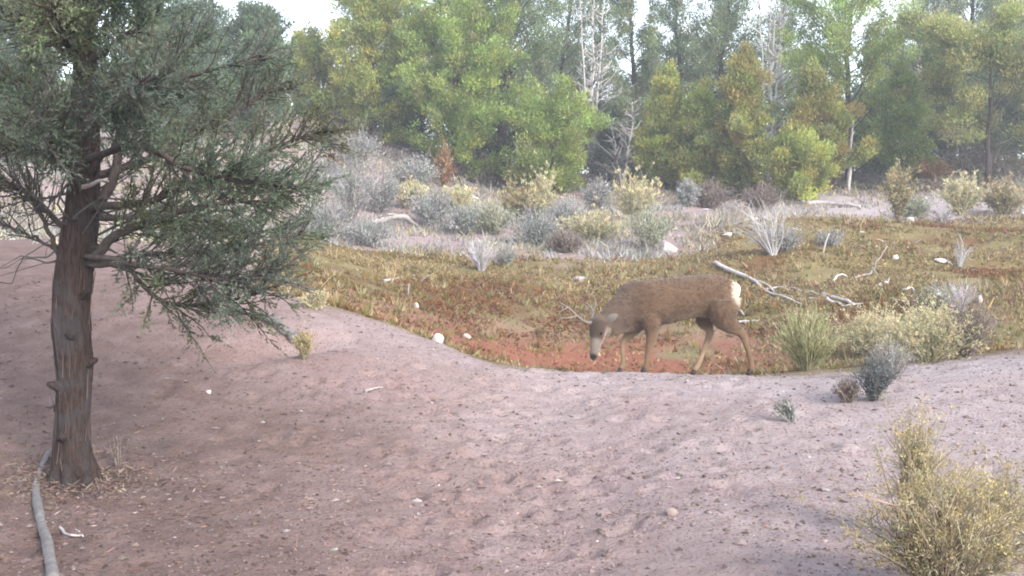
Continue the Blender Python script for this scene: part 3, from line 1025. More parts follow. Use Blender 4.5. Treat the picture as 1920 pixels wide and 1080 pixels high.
            if r.rand() > dens * .97:
                for _ in range(3):                       # bare twig
                    e = SP_[r.randint(1, m)]
                    mb.tube(np.stack([e, e + (d + r.normal(0, .7, 3)) * .07]), [.002, .001], 3, cap=False)
                continue
            # sprigs along the twig
            ns = int(l2 / .020)
            us = r.uniform(.12, 1, ns)
            B = np.stack([np.interp(us, s[:, 0], SP_[:, c]) for c in range(3)], -1)
            sd = unit(d + r.normal(0, .55, (ns, 3)) + np.array([0, 0, .12]))
            sl = r.uniform(.04, .12, ns)
            nlv = 13
            tt = r.uniform(.05, 1, (ns, nlv))
            LPs = B[:, None] + sd[:, None] * (sl[:, None] * tt)[..., None]
            LD = sd[:, None] * .95 + r.normal(0, .42, (ns, nlv, 3))
            P_.append(LPs.reshape(-1, 3))
            D_.append(LD.reshape(-1, 3))
            L_.append(r.uniform(.012, .025, ns * nlv))
            cc = limb_col * np.exp(r.normal(0, .16)) * np.exp(r.normal(0, .05, 3))
            C_.append(cc * np.exp(r.normal(0, .20, (ns * nlv, 1))))
        mb.build('limb', M_LIMB, t)
    # dead twigs low on the trunk
    for k in range(24):
        py = r.uniform(330, 500)
        a = r.uniform(0, 6.28)
        o = q(np.interp(py, [330, 500], [155, 138]), py)
        d = np.array([math.cos(a), math.sin(a), r.uniform(-.3, .7)])
        o = o + d * [.1, .1, 0]
        ln = r.uniform(.12, .5)
        B = smooth_path([o, o + d * ln * .4 + r.normal(0, .06, 3), o + d * ln * .7 + r.normal(0, .08, 3), o + d * ln + r.normal(0, .12, 3) - [0, 0, .10]], 7)
        mb = MB()
        g = r.uniform(.2, .5)
        mb.tube(B, np.linspace(.008, .002, 7), 5, (g, g, g))
        for _ in range(3):
            e = B[r.randint(2, 7)]
            mb.tube(np.stack([e, e + (d + r.normal(0, .8, 3)) * ln * .3]), [.003, .001], 4, (g, g, g))
        mb.build('dead_twig', M_WOOD, t)
    B = smooth_path([q(150, 352, -.12), q(172, 346, -.2), q(188, 338, -.22), q(204, 340, -.2)], 10)
    MB().tube(B, np.linspace(.016, .006, 10), 7, (1.25, 1.22, 1.25)).build('dead_twig', M_WOOD, t)
    P, D, L, C = map(np.concatenate, (P_, D_, L_, C_))
    C = np.clip(C, .01, .5)
    fo = MB().leaves(P, D, L, .0082, C, 9, True)
    fo.build('crown', M_LEAF, t)
    print('near juniper leaves', len(P))


near_juniper()
build_far_wood()


def build_undergrowth():
    """tangled brush under and between the back trees, one mass"""
    r = np.random.RandomState(18)
    n = 46000
    y = r.uniform(35.5, 47, n)
    px_ = r.uniform(560, 1990, n)
    x = (px_ - 960) / F_PX * y
    patch = fbm(x, y, 1.6, 3, 120)
    k = patch + r.normal(0, .03, n) > .50 - .05 * sstep(38, 44, y)
    x, y, patch = x[k], y[k], patch[k]
    n = len(x)
    top = np.clip((patch - .46) * 5.5, .1, 1) * (.35 + .9 * sstep(37, 44, y))
    z = ter(x, y) + top * r.rand(n) ** .8
    hue = fbm(x, y, 2.5, 2, 130) + r.normal(0, .05, n)
    C = np.where((hue < .47)[:, None], np.array([.15, .125, .12]), np.where((hue < .56)[:, None], np.array([.13, .15, .08]), np.array([.22, .17, .135])))
    C = C * np.exp(r.normal(0, .28, (n, 1)))
    D = np.stack([r.normal(0, .8, n), r.normal(0, .8, n), r.normal(.7, .4, n)], -1)
    mb = MB()
    mb.leaves(np.stack([x, y, z], -1), D, .17 * np.exp(r.normal(0, .3, n)), .055, C, 18, True)
    tag(mb.build('undergrowth', M_DRY), 'tangled grey-brown brush under the back row of junipers', 'undergrowth', kind='stuff')


build_undergrowth()

# ------------------------------------------------------------------ shrubs
SHRUB = {
    'sage': dict(stem=[(0.179, 0.152, 0.143), (0.250, 0.224, 0.215)], leaf=[(0.322, 0.331, 0.304), (0.268, 0.277, 0.268), (0.376, 0.366, 0.349), (0.224, 0.242, 0.224)], heads=None),
    'green_sage': dict(stem=[(0.179, 0.161, 0.134)], leaf=[(0.322, 0.340, 0.242), (0.268, 0.286, 0.206), (0.376, 0.376, 0.268)], heads=None),
    'dark_sage': dict(stem=[(0.089, 0.083, 0.083)], leaf=[(0.110, 0.131, 0.124), (0.151, 0.172, 0.165), (0.083, 0.103, 0.103)], heads=None),
    'rabbit': dict(stem=[(.24, .20, .14), (.17, .14, .10)], leaf=[(.27, .235, .145), (.22, .20, .12), (.31, .27, .175)], heads=[(.38, .31, .155), (.42, .36, .22), (.34, .27, .13)]),
    'pale_rabbit': dict(stem=[(0.340, 0.304, 0.197)], leaf=[(0.411, 0.376, 0.242), (0.358, 0.340, 0.215)], heads=[(0.555, 0.501, 0.322), (0.501, 0.429, 0.250)]),
    'grass': dict(stem=[(.27, .26, .13), (.36, .33, .20), (.42, .38, .26)], leaf=[(.29, .29, .13), (.38, .35, .21), (.23, .25, .11)], heads=[(.46, .41, .28)]),
    'orange': dict(stem=[(0.179, 0.110, 0.069)], leaf=[(0.289, 0.165, 0.076), (0.234, 0.131, 0.062), (0.316, 0.206, 0.110)], heads=None),
    'brown': dict(stem=[(0.151, 0.117, 0.103), (0.206, 0.172, 0.151)], leaf=[(0.227, 0.186, 0.158), (0.179, 0.138, 0.117)], heads=None),
    'dead': dict(stem=[(0.376, 0.349, 0.358), (0.447, 0.421, 0.421), (0.304, 0.277, 0.295)], leaf=None, heads=None),
}


def shrub(label, px, py, w_px, h_px, kind, seed, nst=60, nleaf=2600, name=None, group=None, p=None, lean=0., cat='shrub', lscale=1., fill=0.):
    r = np.random.RandomState(seed + 5000)
    p = place(px, py) if p is None else p
    p = np.array([p[0], p[1], gz(p[0], p[1])])
    Y = p[1]
    w, h = w_px * Y / F_PX / 2, h_px * Y / F_PX
    S = SHRUB[kind]
    nm = name or {'sage': 'sagebrush', 'green_sage': 'sagebrush', 'dark_sage': 'sagebrush', 'rabbit': 'rabbitbrush', 'pale_rabbit': 'rabbitbrush',
                  'grass': 'bunchgrass', 'orange': 'autumn_shrub', 'brown': 'dry_shrub', 'dead': 'dead_shrub'}[kind]
    t = thing(nm, p, label, cat, group)
    lod = max(1.0, Y / 9.0)
    st = MB()
    tips, LPs, LDs, cols = [], [], [], []
    rad0 = (.0022 if kind == 'grass' else .0045) * lod ** .75
    for k in range(nst):
        a = r.uniform(0, 6.28)
        rr = r.rand() ** .6
        tip = np.array([math.cos(a) * w * rr * r.uniform(.8, 1.1), math.sin(a) * w * rr * r.uniform(.7, 1.), h * (1 - .42 * rr ** 2) * r.uniform(.58, 1.04)])
        tip[0] += lean * h
        b = np.array([math.cos(a), math.sin(a), 0]) * w * .12 * r.rand()
        b[2] = -.03
        mid = b * .5 + tip * .5 + np.array([0, 0, .08 * h]) * (1 if kind != 'grass' else .6) + r.normal(0, .04 * w, 3)
        B = smooth_path([b, mid, tip], 6)
        sc = pal(S['stem'], 1, r, .15)[0]
        st.tube(B, np.linspace(rad0 * 1.3, rad0 * .4, 6), 3 if kind != 'dead' else 5, sc, cap=False)
        d = unit(B[-1] - B[-2])
        if kind in ('dead', 'sage', 'green_sage', 'dark_sage', 'brown', 'orange', 'rabbit', 'pale_rabbit'):
            for _ in range(4 if kind != 'dead' else 6):
                i = r.randint(2, 6)
                e = B[i] + (d + r.normal(0, .55, 3)) * h * r.uniform(.10, .26)
                e[2] = max(e[2], .01)
                st.tube(np.stack([B[i], e]), [rad0 * .5, rad0 * .25], 3, sc, cap=False)
                tips.append((e, unit(e - B[i])))
        tips.append((tip, d))
        if S['leaf']:
            m = max(4, int(nleaf / nst))
            u = r.uniform(fill + .18, 1.0, m)
            q = np.stack([np.interp(u, np.linspace(0, 1, 6), B[:, c]) for c in range(3)], -1)
            sp = (.035 if kind == 'grass' else .12) * w
            LPs.append(q + r.normal(0, sp, (m, 3)))
            LDs.append(d * .8 + r.normal(0, .35 if kind == 'grass' else .65, (m, 3)) + [0, 0, .3])
            cols.append(np.tile(pal(S['leaf'], 1, r, .12)[0], (m, 1)))
    st.build('stems', M_STEM, t)
    if S['leaf']:
        P, D, C = np.concatenate(LPs), np.concatenate(LDs), np.concatenate(cols)
        P[:, 2] = np.maximum(P[:, 2], .005)
        C = C * np.exp(r.normal(0, .17, (len(C), 1)))
        Ls = .028 * lod ** .8 * lscale * (2.6 if kind == 'grass' else 1)
        MB().leaves(P, D, Ls * np.exp(r.normal(0, .3, len(P))), Ls * (.10 if kind == 'grass' else .32), C, seed).build('foliage', M_DRY, t)
    if S['heads']:
        T = np.array([x[0] for x in tips])
        Dd = np.array([x[1] for x in tips])
        k = (9 if lscale > .8 else 16) if kind != 'grass' else 3
        P = np.repeat(T, k, 0) + r.normal(0, .012 * lod ** .6, (len(T) * k, 3))
        C = np.repeat(pal(S['heads'], len(T), r, .12), k, 0) * np.exp(r.normal(0, .12, (len(T) * k, 1)))
        Ls = .022 * lod ** .8 * lscale
        MB().leaves(P, np.repeat(Dd, k, 0) * .8 + r.normal(0, .5, P.shape) + [0, 0, .4], Ls * np.exp(r.normal(0, .25, len(P))), Ls * .38, C, seed + 1).build('seed_heads', M_DRY, t)
    return t


GS, GR, GD = 'grey sagebrush on the bench', 'yellow rabbitbrush in the clearing', 'dead grey shrubs in the clearing'
# front and middle distance
shrub('large yellow rabbitbrush with bare lower stems in the bottom right corner', 1765, 1130, 330, 250, 'rabbit', 1, 150, 4200, group=GR, fill=.25, lscale=.62)
shrub('tall yellow spire of rabbitbrush rising behind the large corner one', 1712, 1010, 80, 222, 'rabbit', 2, 44, 2400, group=GR, fill=.35, lscale=.6)
shrub('thin half-dry rabbitbrush at the right frame edge beside the large corner one', 1880, 1050, 140, 170, 'rabbit', 23, 44, 1400, group=GR, fill=.25, lscale=.6)
shrub('spiky yellow-green grass clump standing just behind the deer', 1515, 697, 150, 118, 'grass', 3, 170, 2600, cat='grass clump')
shrub('broad yellow-grey rabbitbrush on the rim, widest of the row at right', 1740, 676, 200, 105, 'pale_rabbit', 4, 120, 4200, group=GR)
shrub('greyish rabbitbrush leaning right at the right end of the rim row', 1815, 668, 120, 108, 'brown', 5, 90, 2600, group=GR, name='rabbitbrush')
shrub('yellow rabbitbrush between the spiky grass clump and the broad one', 1640, 672, 120, 90, 'pale_rabbit', 6, 80, 2600, group=GR)
shrub('small dark blue-grey sagebrush on the pale dirt below the rim row', 1638, 752, 80, 88, 'dark_sage', 7, 50, 1700)
shrub('pale grey twiggy sagebrush arching right behind the small dark one', 1672, 712, 95, 75, 'sage', 8, 40, 900)
shrub('flat tan dry shrub at the left foot of the small dark sagebrush', 1588, 752, 62, 46, 'brown', 9, 36, 900)
shrub('tiny bluish-grey sprig alone on the pale dirt right of centre', 1486, 792, 44, 46, 'sage', 10, 22, 500, lean=-.35)
shrub('small orange-yellow grass tuft below the dead wood on the left bank', 572, 678, 40, 48, 'rabbit', 11, 26, 400, cat='grass clump', name='grass_tuft')
shrub('few thin dry stems standing at the foot of the near trunk', 222, 872, 44, 56, 'brown', 31, 10, 40, cat='grass clump', name='dry_grass')
shrub('straw-coloured grass tuft at the top of the left bank', 590, 578, 60, 30, 'pale_rabbit', 12, 30, 500, cat='grass clump', name='grass_tuft')
shrub('tall dead grey shrub with pale forked stems left of the rear bank', 1450, 478, 105, 105, 'dead', 13, 44, group=GD, lean=-.15)
shrub('grey sagebrush with bluish leaves just in front of the tall dead shrub', 1470, 472, 90, 55, 'sage', 14, 40, 1200)
shrub('silvery bleached shrub skeleton like a stump on the far bank', 902, 508, 66, 54, 'dead', 15, 60, group=GD)
shrub('pale green sagebrush sprig beside the bleached shrub skeleton', 945, 500, 50, 36, 'sage', 16, 30, 700)
shrub('grey-green bush right of the twisted white branches', 1752, 588, 90, 62, 'green_sage', 17, 44, 1300)
shrub('bluish dead twigs behind the broad rim rabbitbrush', 1795, 590, 100, 66, 'dead', 18, 40, group=GD)
shrub('bare pale sprig on the brown bank below the pale flat', 1800, 500, 46, 50, 'dead', 19, 14, group=GD)
shrub('low blue-grey shrub on the brown bank near the upright white sticks', 1555, 462, 70, 34, 'sage', 20, 30, 800)
_bench = [
    # px, py, w, h, kind, label
    (655, 418, 105, 135, 'sage', 'tall blue-grey sagebrush at the left end of the bench'),
    (715, 402, 85, 82, 'sage', 'pale grey sagebrush right of the tall blue-grey one'),
    (615, 455, 95, 75, 'sage', 'low lilac-grey sagebrush left of the bleached log'),
    (690, 462, 95, 48, 'sage', 'low faded sagebrush in front of the bleached log'),
    (582, 436, 60, 60, 'dead', 'dead twiggy shrub half behind the near tree\'s branch tips'),
    (770, 392, 46, 46, 'pale_rabbit', 'small yellow rabbitbrush above the bleached log'),
    (806, 424, 84, 70, 'sage', 'rounded silver sagebrush at the right end of the bleached log'),
    (856, 405, 70, 48, 'pale_rabbit', 'yellowish rabbitbrush behind the rounded silver sagebrush'),
    (872, 440, 80, 52, 'sage', 'grey sagebrush above the bleached shrub skeleton'),
    (928, 440, 90, 60, 'green_sage', 'pale green sagebrush left of the yellow spires'),
    (972, 418, 54, 66, 'rabbit', 'left of the two upright yellow rabbitbrush spires at bench centre'),
    (1016, 416, 48, 76, 'pale_rabbit', 'right paler one of the two upright rabbitbrush spires'),
    (1000, 462, 110, 62, 'sage', 'broad grey sagebrush in front of the yellow spires'),
    (1062, 432, 70, 60, 'sage', 'grey sagebrush between the yellow spires and the tall silver one'),
    (1122, 398, 66, 60, 'sage', 'tall silver sagebrush against the dark shade of the trees'),
    (1192, 418, 80, 82, 'pale_rabbit', 'straw-yellow rabbitbrush with a tall thin spike left of its centre'),
    (1118, 452, 120, 50, 'pale_rabbit', 'low wide pale yellow brush at bench centre'),
    (1058, 474, 70, 34, 'brown', 'dark brown dry shrub at the front edge of the bench'),
    (1216, 470, 90, 76, 'green_sage', 'pale green sagebrush left of the white boulder'),
    (1292, 388, 40, 48, 'sage', 'small pale sagebrush below the olive junipers'),
    (782, 352, 80, 60, 'sage', 'lilac-grey shrub at the foot of the broad bright juniper'),
    (832, 352, 36, 72, 'orange', 'orange autumn shrub at the foot of the broad bright juniper'),
    (672, 318, 84, 70, 'sage', 'pale whitish sagebrush high on the left slope'),
    (612, 356, 70, 56, 'sage', 'faded sagebrush on the left slope by the orange one'),
    (622, 330, 40, 30, 'orange', 'small orange shrub on the left slope behind the branch tips'),
    (505, 372, 80, 60, 'sage', 'sagebrush on the left slope seen through the near tree'),
    (470, 250, 70, 50, 'sage', 'pale shrub on the skyline slope seen through the near tree'),
    (1686, 418, 40, 90, 'rabbit', 'tall slender yellow rabbitbrush at the front of the pale flat'),
    (1712, 410, 50, 36, 'green_sage', 'green sprig at the foot of the slender yellow rabbitbrush'),
    (1800, 405, 64, 66, 'pale_rabbit', 'straw rabbitbrush with upright plumes in the middle of the pale flat'),
    (1885, 405, 76, 58, 'rabbit', 'rounded yellow rabbitbrush on the pale flat near the right frame edge'),
    (1768, 420, 40, 26, 'dead', 'small dark dead sprig on the pale flat'),
    (1745, 345, 70, 46, 'orange', 'rusty undershrub beneath the sprawling pinyon\'s left side'),
    (985, 352, 120, 46, 'brown', 'dark brushy undergrowth below the low lime juniper'),
    (1330, 392, 90, 46, 'brown', 'grey brown brush under the rust-tipped juniper'),
    (1430, 398, 80, 50, 'brown', 'dry brush at the right foot of the rust-tipped juniper'),
    (1170, 350, 110, 66, 'dead', 'tangle of grey dead brush in the dark gap'),
    (1840, 330, 190, 60, 'brown', 'dark dry brush tangled under the sprawling pinyon'),
]
for k, (px, py, w, h, kd, lb) in enumerate(_bench):
    shrub(lb, px, py, w * 1.18, h * 1.08, kd, 100 + k, 44, 2200, lscale=1.25, group={'sage': GS, 'green_sage': GS, 'dead': GD, 'rabbit': GR, 'pale_rabbit': GR}.get(kd))

# ------------------------------------------------------------------ dead wood
def deadwood(name, label, paths, cat='dead branch', group=None, tone=1.0, lift=0.6, wob=1., seg=10, seed=0):
    """each path: [(px, py, height above ground)...], r0, r1; the first is the main stem, the rest its forks"""
    r = np.random.RandomState(seed + 300)
    root = None
    Yref = None
    for k, (pts, r0, r1) in enumerate(paths):
        W = []
        for (px, py, hz) in pts:
            if Yref is None or hz == 0:
                g = place(px, py)
                if Yref is None:
                    Yref = g[1]
                if abs(g[1] - Yref) > 7:
                    g = at(px, py, Yref)
                W.append(g)
            else:
                W.append(at(px, py, Yref + hz))
        W = np.array(W)
        P = smooth_path(W, 6 * len(W))
        P[:, 2] += np.linspace(r0, r1, len(P)) * lift
        L = np.linalg.norm(np.diff(P, axis=0), axis=1).sum()
        P[1:-1] += np.stack([vnoise(np.arange(len(P)) * .37, np.arange(len(P)) * 0 + c * 9 + seed, 1.0) - .5 for c in range(3)], -1)[1:-1] * min(.05, .05 * L) * wob
        if root is None:
            org = P[0].copy()
            root = thing(name, org, label, cat, group)
        rad = np.linspace(r0, r1, len(P)) * (1 + .25 * (vnoise(np.arange(len(P)) * .6, np.full(len(P), seed + k), 1.0) - .5))
        tn = tone * r.uniform(.9, 1.1)
        MB().tube(P - org, rad, seg, (tn, tn * .985, tn * .98), .07, seed=seed + k).build('stem' if k == 0 else 'fork', M_WOOD, root)
    return root


GB = 'bleached branches lying on the banks'
deadwood('weathered_pole', 'bent smooth grey pole lying beside the near tree\'s foot', [
    ([(92, 850, 0), (70, 905, 0), (72, 955, 0), (88, 1020, 0), (100, 1100, 0)], .018, .027), ([(76, 918, .0), (84, 912, -.03)], .011, .006)], 'pole', tone=.56, seg=16, seed=1, wob=.15)
deadwood('stick', 'pale split stick at the bottom left near the pole', [([(112, 990, 0), (130, 1004, 0), (156, 1008, 0)], .009, .005), ([(132, 986, 0), (150, 998, 0)], .005, .003)], 'stick', tone=1.1, seed=2)
deadwood('log', 'long grey log with stubs slanting down behind the deer\'s rump', [
    ([(1340, 497, 0), (1400, 524, 0), (1440, 548, 0), (1512, 577, 0)], .044, .014),
    ([(1373, 508, .02), (1375, 489, .05)], .020, .008),
    ([(1436, 545, 0), (1460, 541, 0), (1488, 546, 0)], .024, .010),
    ([(1395, 520, 0), (1430, 533, 0), (1470, 560, 0)], .022, .010),
    ([(1430, 540, .02), (1446, 532, .05), (1456, 546, .0)], .018, .008)], 'log', tone=1.3, seed=3, wob=.8, lift=1.3)
deadwood('dead_branch', 'pale curled branch stubs on the ground behind the deer\'s hind leg', [
    ([(1372, 596, 0), (1384, 582, .05), (1396, 592, 0)], .030, .014), ([(1384, 606, 0), (1405, 604, 0), (1424, 602, 0)], .028, .016)], group=GB, tone=1.25, seed=4)
deadwood('dead_branch', 'twisted white driftwood-like branch on the bank right of the grass clump', [
    ([(1543, 552, 0), (1570, 562, 0), (1600, 570, 0), (1626, 562, .1), (1646, 546, .12), (1654, 534, .14), (1666, 532, .15)], .034, .024),
    ([(1543, 552, 0), (1560, 568, 0), (1590, 574, 0), (1622, 571, 0)], .028, .012),
    ([(1560, 548, 0), (1590, 557, .1), (1630, 563, .1)], .018, .010),
    ([(1664, 532, .15), (1669, 518, .2)], .012, .004)], group=GB, tone=1.35, seed=5)
deadwood('dead_branch', 'criss-crossed thin pale sticks between the slanting log and the twisted white branch', [
    ([(1470, 536, 0), (1500, 545, 0), (1536, 552, 0)], .018, .008), ([(1478, 556, 0), (1510, 550, .1), (1545, 540, .15)], .014, .006),
    ([(1500, 562, 0), (1530, 560, 0), (1556, 566, 0)], .014, .007), ([(1512, 545, .05), (1522, 533, .1)], .010, .005)], group=GB, tone=1.3, seed=26)
deadwood('dead_branch', 'pale sticks fallen across the bank above the broad rim rabbitbrush', [
    ([(1690, 548, 0), (1708, 540, .05), (1716, 552, 0)], .022, .010), ([(1668, 560, 0), (1700, 566, 0), (1730, 562, 0)], .014, .008)], group=GB, tone=1.3, seed=27)
deadwood('dead_branch', 'thin forked branch rising above the twisted white one', [
    ([(1602, 523, 0), (1628, 514, .1), (1640, 498, .1), (1655, 474, .1), (1664, 462, .1)], .016, .009), ([(1636, 502, .1), (1645, 514, .1)], .012, .006)], group=GB, tone=1.0, seed=6)
deadwood('dead_branch', 'arched bleached branch on the brown bank left of the white stone', [
    ([(1606, 434, 0), (1628, 438, .1), (1648, 448, .05), (1662, 464, 0)], .024, .012), ([(1625, 438, .1), (1640, 436, .15), (1650, 446, .1)], .014, .007)], group=GB, tone=1.25, seed=7)
deadwood('dead_branch', 'short white bone-like branch above the twisted white one', [([(1562, 528, 0), (1570, 518, .02), (1582, 516, .04), (1590, 522, 0)], .022, .010)], group=GB, tone=1.5, seed=8)
deadwood('log', 'pale straight log lying on the flat below the tall green juniper', [([(1502, 381, 0), (1550, 384, 0), (1612, 389, 0)], .07, .055)], 'log', tone=1.3, seed=9)
deadwood('log', 'arched bleached log on the left part of the bench', [([(690, 422, 0), (722, 414, .2), (758, 410, .25), (782, 424, 0)], .08, .05), ([(752, 411, .2), (740, 404, .2), (728, 404, .2)], .04, .03)], 'log', tone=.95, seed=10)
deadwood('log', 'dark weathered root-like dead wood on the left bank', [
    ([(452, 590, 0), (480, 592, 0), (510, 608, 0), (535, 625, 0), (556, 642, 0)], .035, .055), ([(520, 600, .05), (545, 612, .05), (560, 632, 0)], .03, .02), ([(500, 596, .05), (516, 584, .1)], .02, .008)], 'log', tone=.50, seed=11)
deadwood('stick', 'short pale stick on the dirt in front of the left bank', [([(684, 736, 0), (702, 729, 0), (718, 727, 0)], .012, .008)], 'stick', tone=1.0, seed=12)
deadwood('stick', 'pale stick with a knobbed end on the dirt at bottom centre right', [([(1212, 948, 0), (1240, 956, 0), (1262, 968, 0)], .006, .014)], 'stick', tone=1.1, seed=13)
deadwood('log', 'long thin fallen trunk slanting through the shade under the olive pair', [([(1252, 296, .0), (1310, 322, .1), (1372, 362, .2)], .07, .03)], 'log', tone=.95, seed=14)
deadwood('dead_branch', 'thin pale stick on the right end of the brown bank', [([(1768, 490, 0), (1800, 502, 0), (1842, 512, 0)], .018, .010)], group=GB, tone=1.2, seed=15)
deadwood('dead_branch', 'pale broken branch on the brown bank above the deer\'s head', [([(720, 528, 0), (755, 520, 0), (782, 516, 0)], .030, .012), ([(728, 494, 0), (745, 503, 0), (766, 500, 0)], .022, .010)], group=GB, tone=1.0, seed=16)
deadwood('dead_branch', 'thin bleached branch left of the bleached shrub skeleton', [([(790, 528, 0), (822, 508, 0), (848, 492, 0)], .016, .008), ([(822, 484, 0), (846, 490, 0)], .012, .006)], group=GB, tone=1.05, seed=17)
for k, (px, py, hp, dx, lb) in enumerate([(1569, 462, 32, 1, 'upright white stick, left of the two thin ones on the brown bank'), (1543, 472, 34, 12, 'leaning white stick left of the upright one'),
                                          (1578, 458, 26, 4, 'short brownish stick right of the upright white one'), (765, 556, 24, 2, 'small upright grey stub on the left bank of the hollow')]):
    g = place(px, py)
    m = g[1] / F_PX
    t = thing('upright_stick', g, lb, 'stick', 'upright sticks on the banks')
    B = smooth_path([[0, 0, -.05], [dx * m * .4, 0, hp * m * .5], [dx * m, .03, hp * m]], 8)
    MB().tube(B, np.linspace(.02, .012, 8), 7, (1.3, 1.27, 1.25) if k < 2 else (.85, .8, .78), .06, seed=k).build('stem', M_WOOD, t)
for k, (px, py, px2, py2, lb) in enumerate([(1105, 322, 1142, 334, 'thin pale stick in the shade left of the dark gap'), (1370, 196, 1420, 228, 'bare pale bough slanting out of the rust-tipped juniper'),
                                            (1320, 185, 1340, 215, 'bare pale bough slanting out of the shorter olive juniper')]):
    Yk = 36.2 if k else 38
    a, b = at(px, py, Yk), at(px2, py2, Yk - .5)
    if k == 0:
        a, b = place(px, py), place(px2, py2)
        a[2] += .05; b[2] += .04
        t = thing('stick', a, lb, 'stick')
        MB().tube(smooth_path([a - a, (b - a) * .5 + [0, 0, .03], b - a], 8), np.linspace(.03, .018, 8), 7, (1.2, 1.2, 1.2), .05).build('stem', M_WOOD, t)


# ------------------------------------------------------------------ stones
def stone(label, px, py, w_px, h_px, seed, tone=(1, 1, 1), group='pale stones on the banks'):
    r = np.random.RandomState(seed + 40)
    g = place(px, py)
    g[2] = gz(g[0], g[1])
    m = g[1] / F_PX
    a, c = w_px * m / 2, h_px * m / 2
    nu, nv = 16, 9
    th = np.arange(nu) * 2 * math.pi / nu
    ph = np.linspace(-math.pi / 2, math.pi / 2, nv)
    T, Ph = np.meshgrid(th, ph)
    d = np.stack([np.cos(T) * np.cos(Ph), np.sin(T) * np.cos(Ph), np.sin(Ph)], -1)
    rad = np.ones(T.shape) * 1.25
    for _ in range(11):                                    # flat facets
        n = unit(r.normal(size=3))
        rad = np.minimum(rad, r.uniform(.78, 1.02) / np.maximum(d @ n, .05))
    V = d * rad[..., None] * np.array([a, a * r.uniform(.7, 1), c])
    V[..., 2] += c * .38
    V = V.reshape(-1, 3)
    i, j = np.meshgrid(np.arange(nv - 1), np.arange(nu), indexing='ij')
    q = np.stack([i * nu + j, i * nu + (j + 1) % nu, (i + 1) * nu + (j + 1) % nu, (i + 1) * nu + j], -1).reshape(-1, 4)
    o = MB().add(V, q, tone).build('stone', M_STONE, smooth=False)
    o.location = [float(x) for x in g]
    tag(o, label, 'stone', group)


stone('bright white angular stone on the rim left of the deer', 820, 642, 22, 24, 1, (1.12, 1.06, 1.02))
stone('white boulder beside the pale green sagebrush on the far bank', 1253, 472, 30, 24, 2, (.98, .93, .92))
stone('pinkish stone on the far bank above the deer\'s antlers', 1087, 527, 26, 14, 3, (1.0, .88, .92))
stone('grey stone on the open dirt at bottom centre', 779, 932, 24, 18, 4, (.72, .66, .66))
stone('brownish stone at the end of the bottom centre stick', 1258, 974, 22, 16, 5, (.62, .52, .48))
stone('white stone at the foot of the slender yellow rabbitbrush', 1706, 416, 14, 14, 6, (1.2, 1.2, 1.2))
stone('small white stone on the crest of the brown bank', 1680, 484, 11, 10, 7, (1.2, 1.18, 1.1))
stone('small cream stone on the red soil right of the bright white one', 876, 632, 13, 11, 8, (1.15, 1.0, .95))
stone('tiny white stone on the dirt right of the near trunk', 391, 735, 9, 8, 9, (1.3, 1.3, 1.3))
stone('small pinkish stone at the top of the hollow\'s left side', 781, 578, 10, 14, 10, (1.1, .95, .92))
stone('small cream stone on the far bank behind the tall dead shrub', 1365, 442, 18, 9, 11, (1.15, 1.1, 1.0))
stone('small pale stone beside the thin stick at the right end of the brown bank', 1762, 490, 22, 8, 12, (1.15, 1.1, 1.08))
stone('upright white stone behind the right end of the rim row', 1838, 570, 9, 20, 13, (1.3, 1.28, 1.25))
stone('flat brown stone near the bottom edge right of centre', 1385, 1020, 26, 12, 14, (.6, .5, .48))
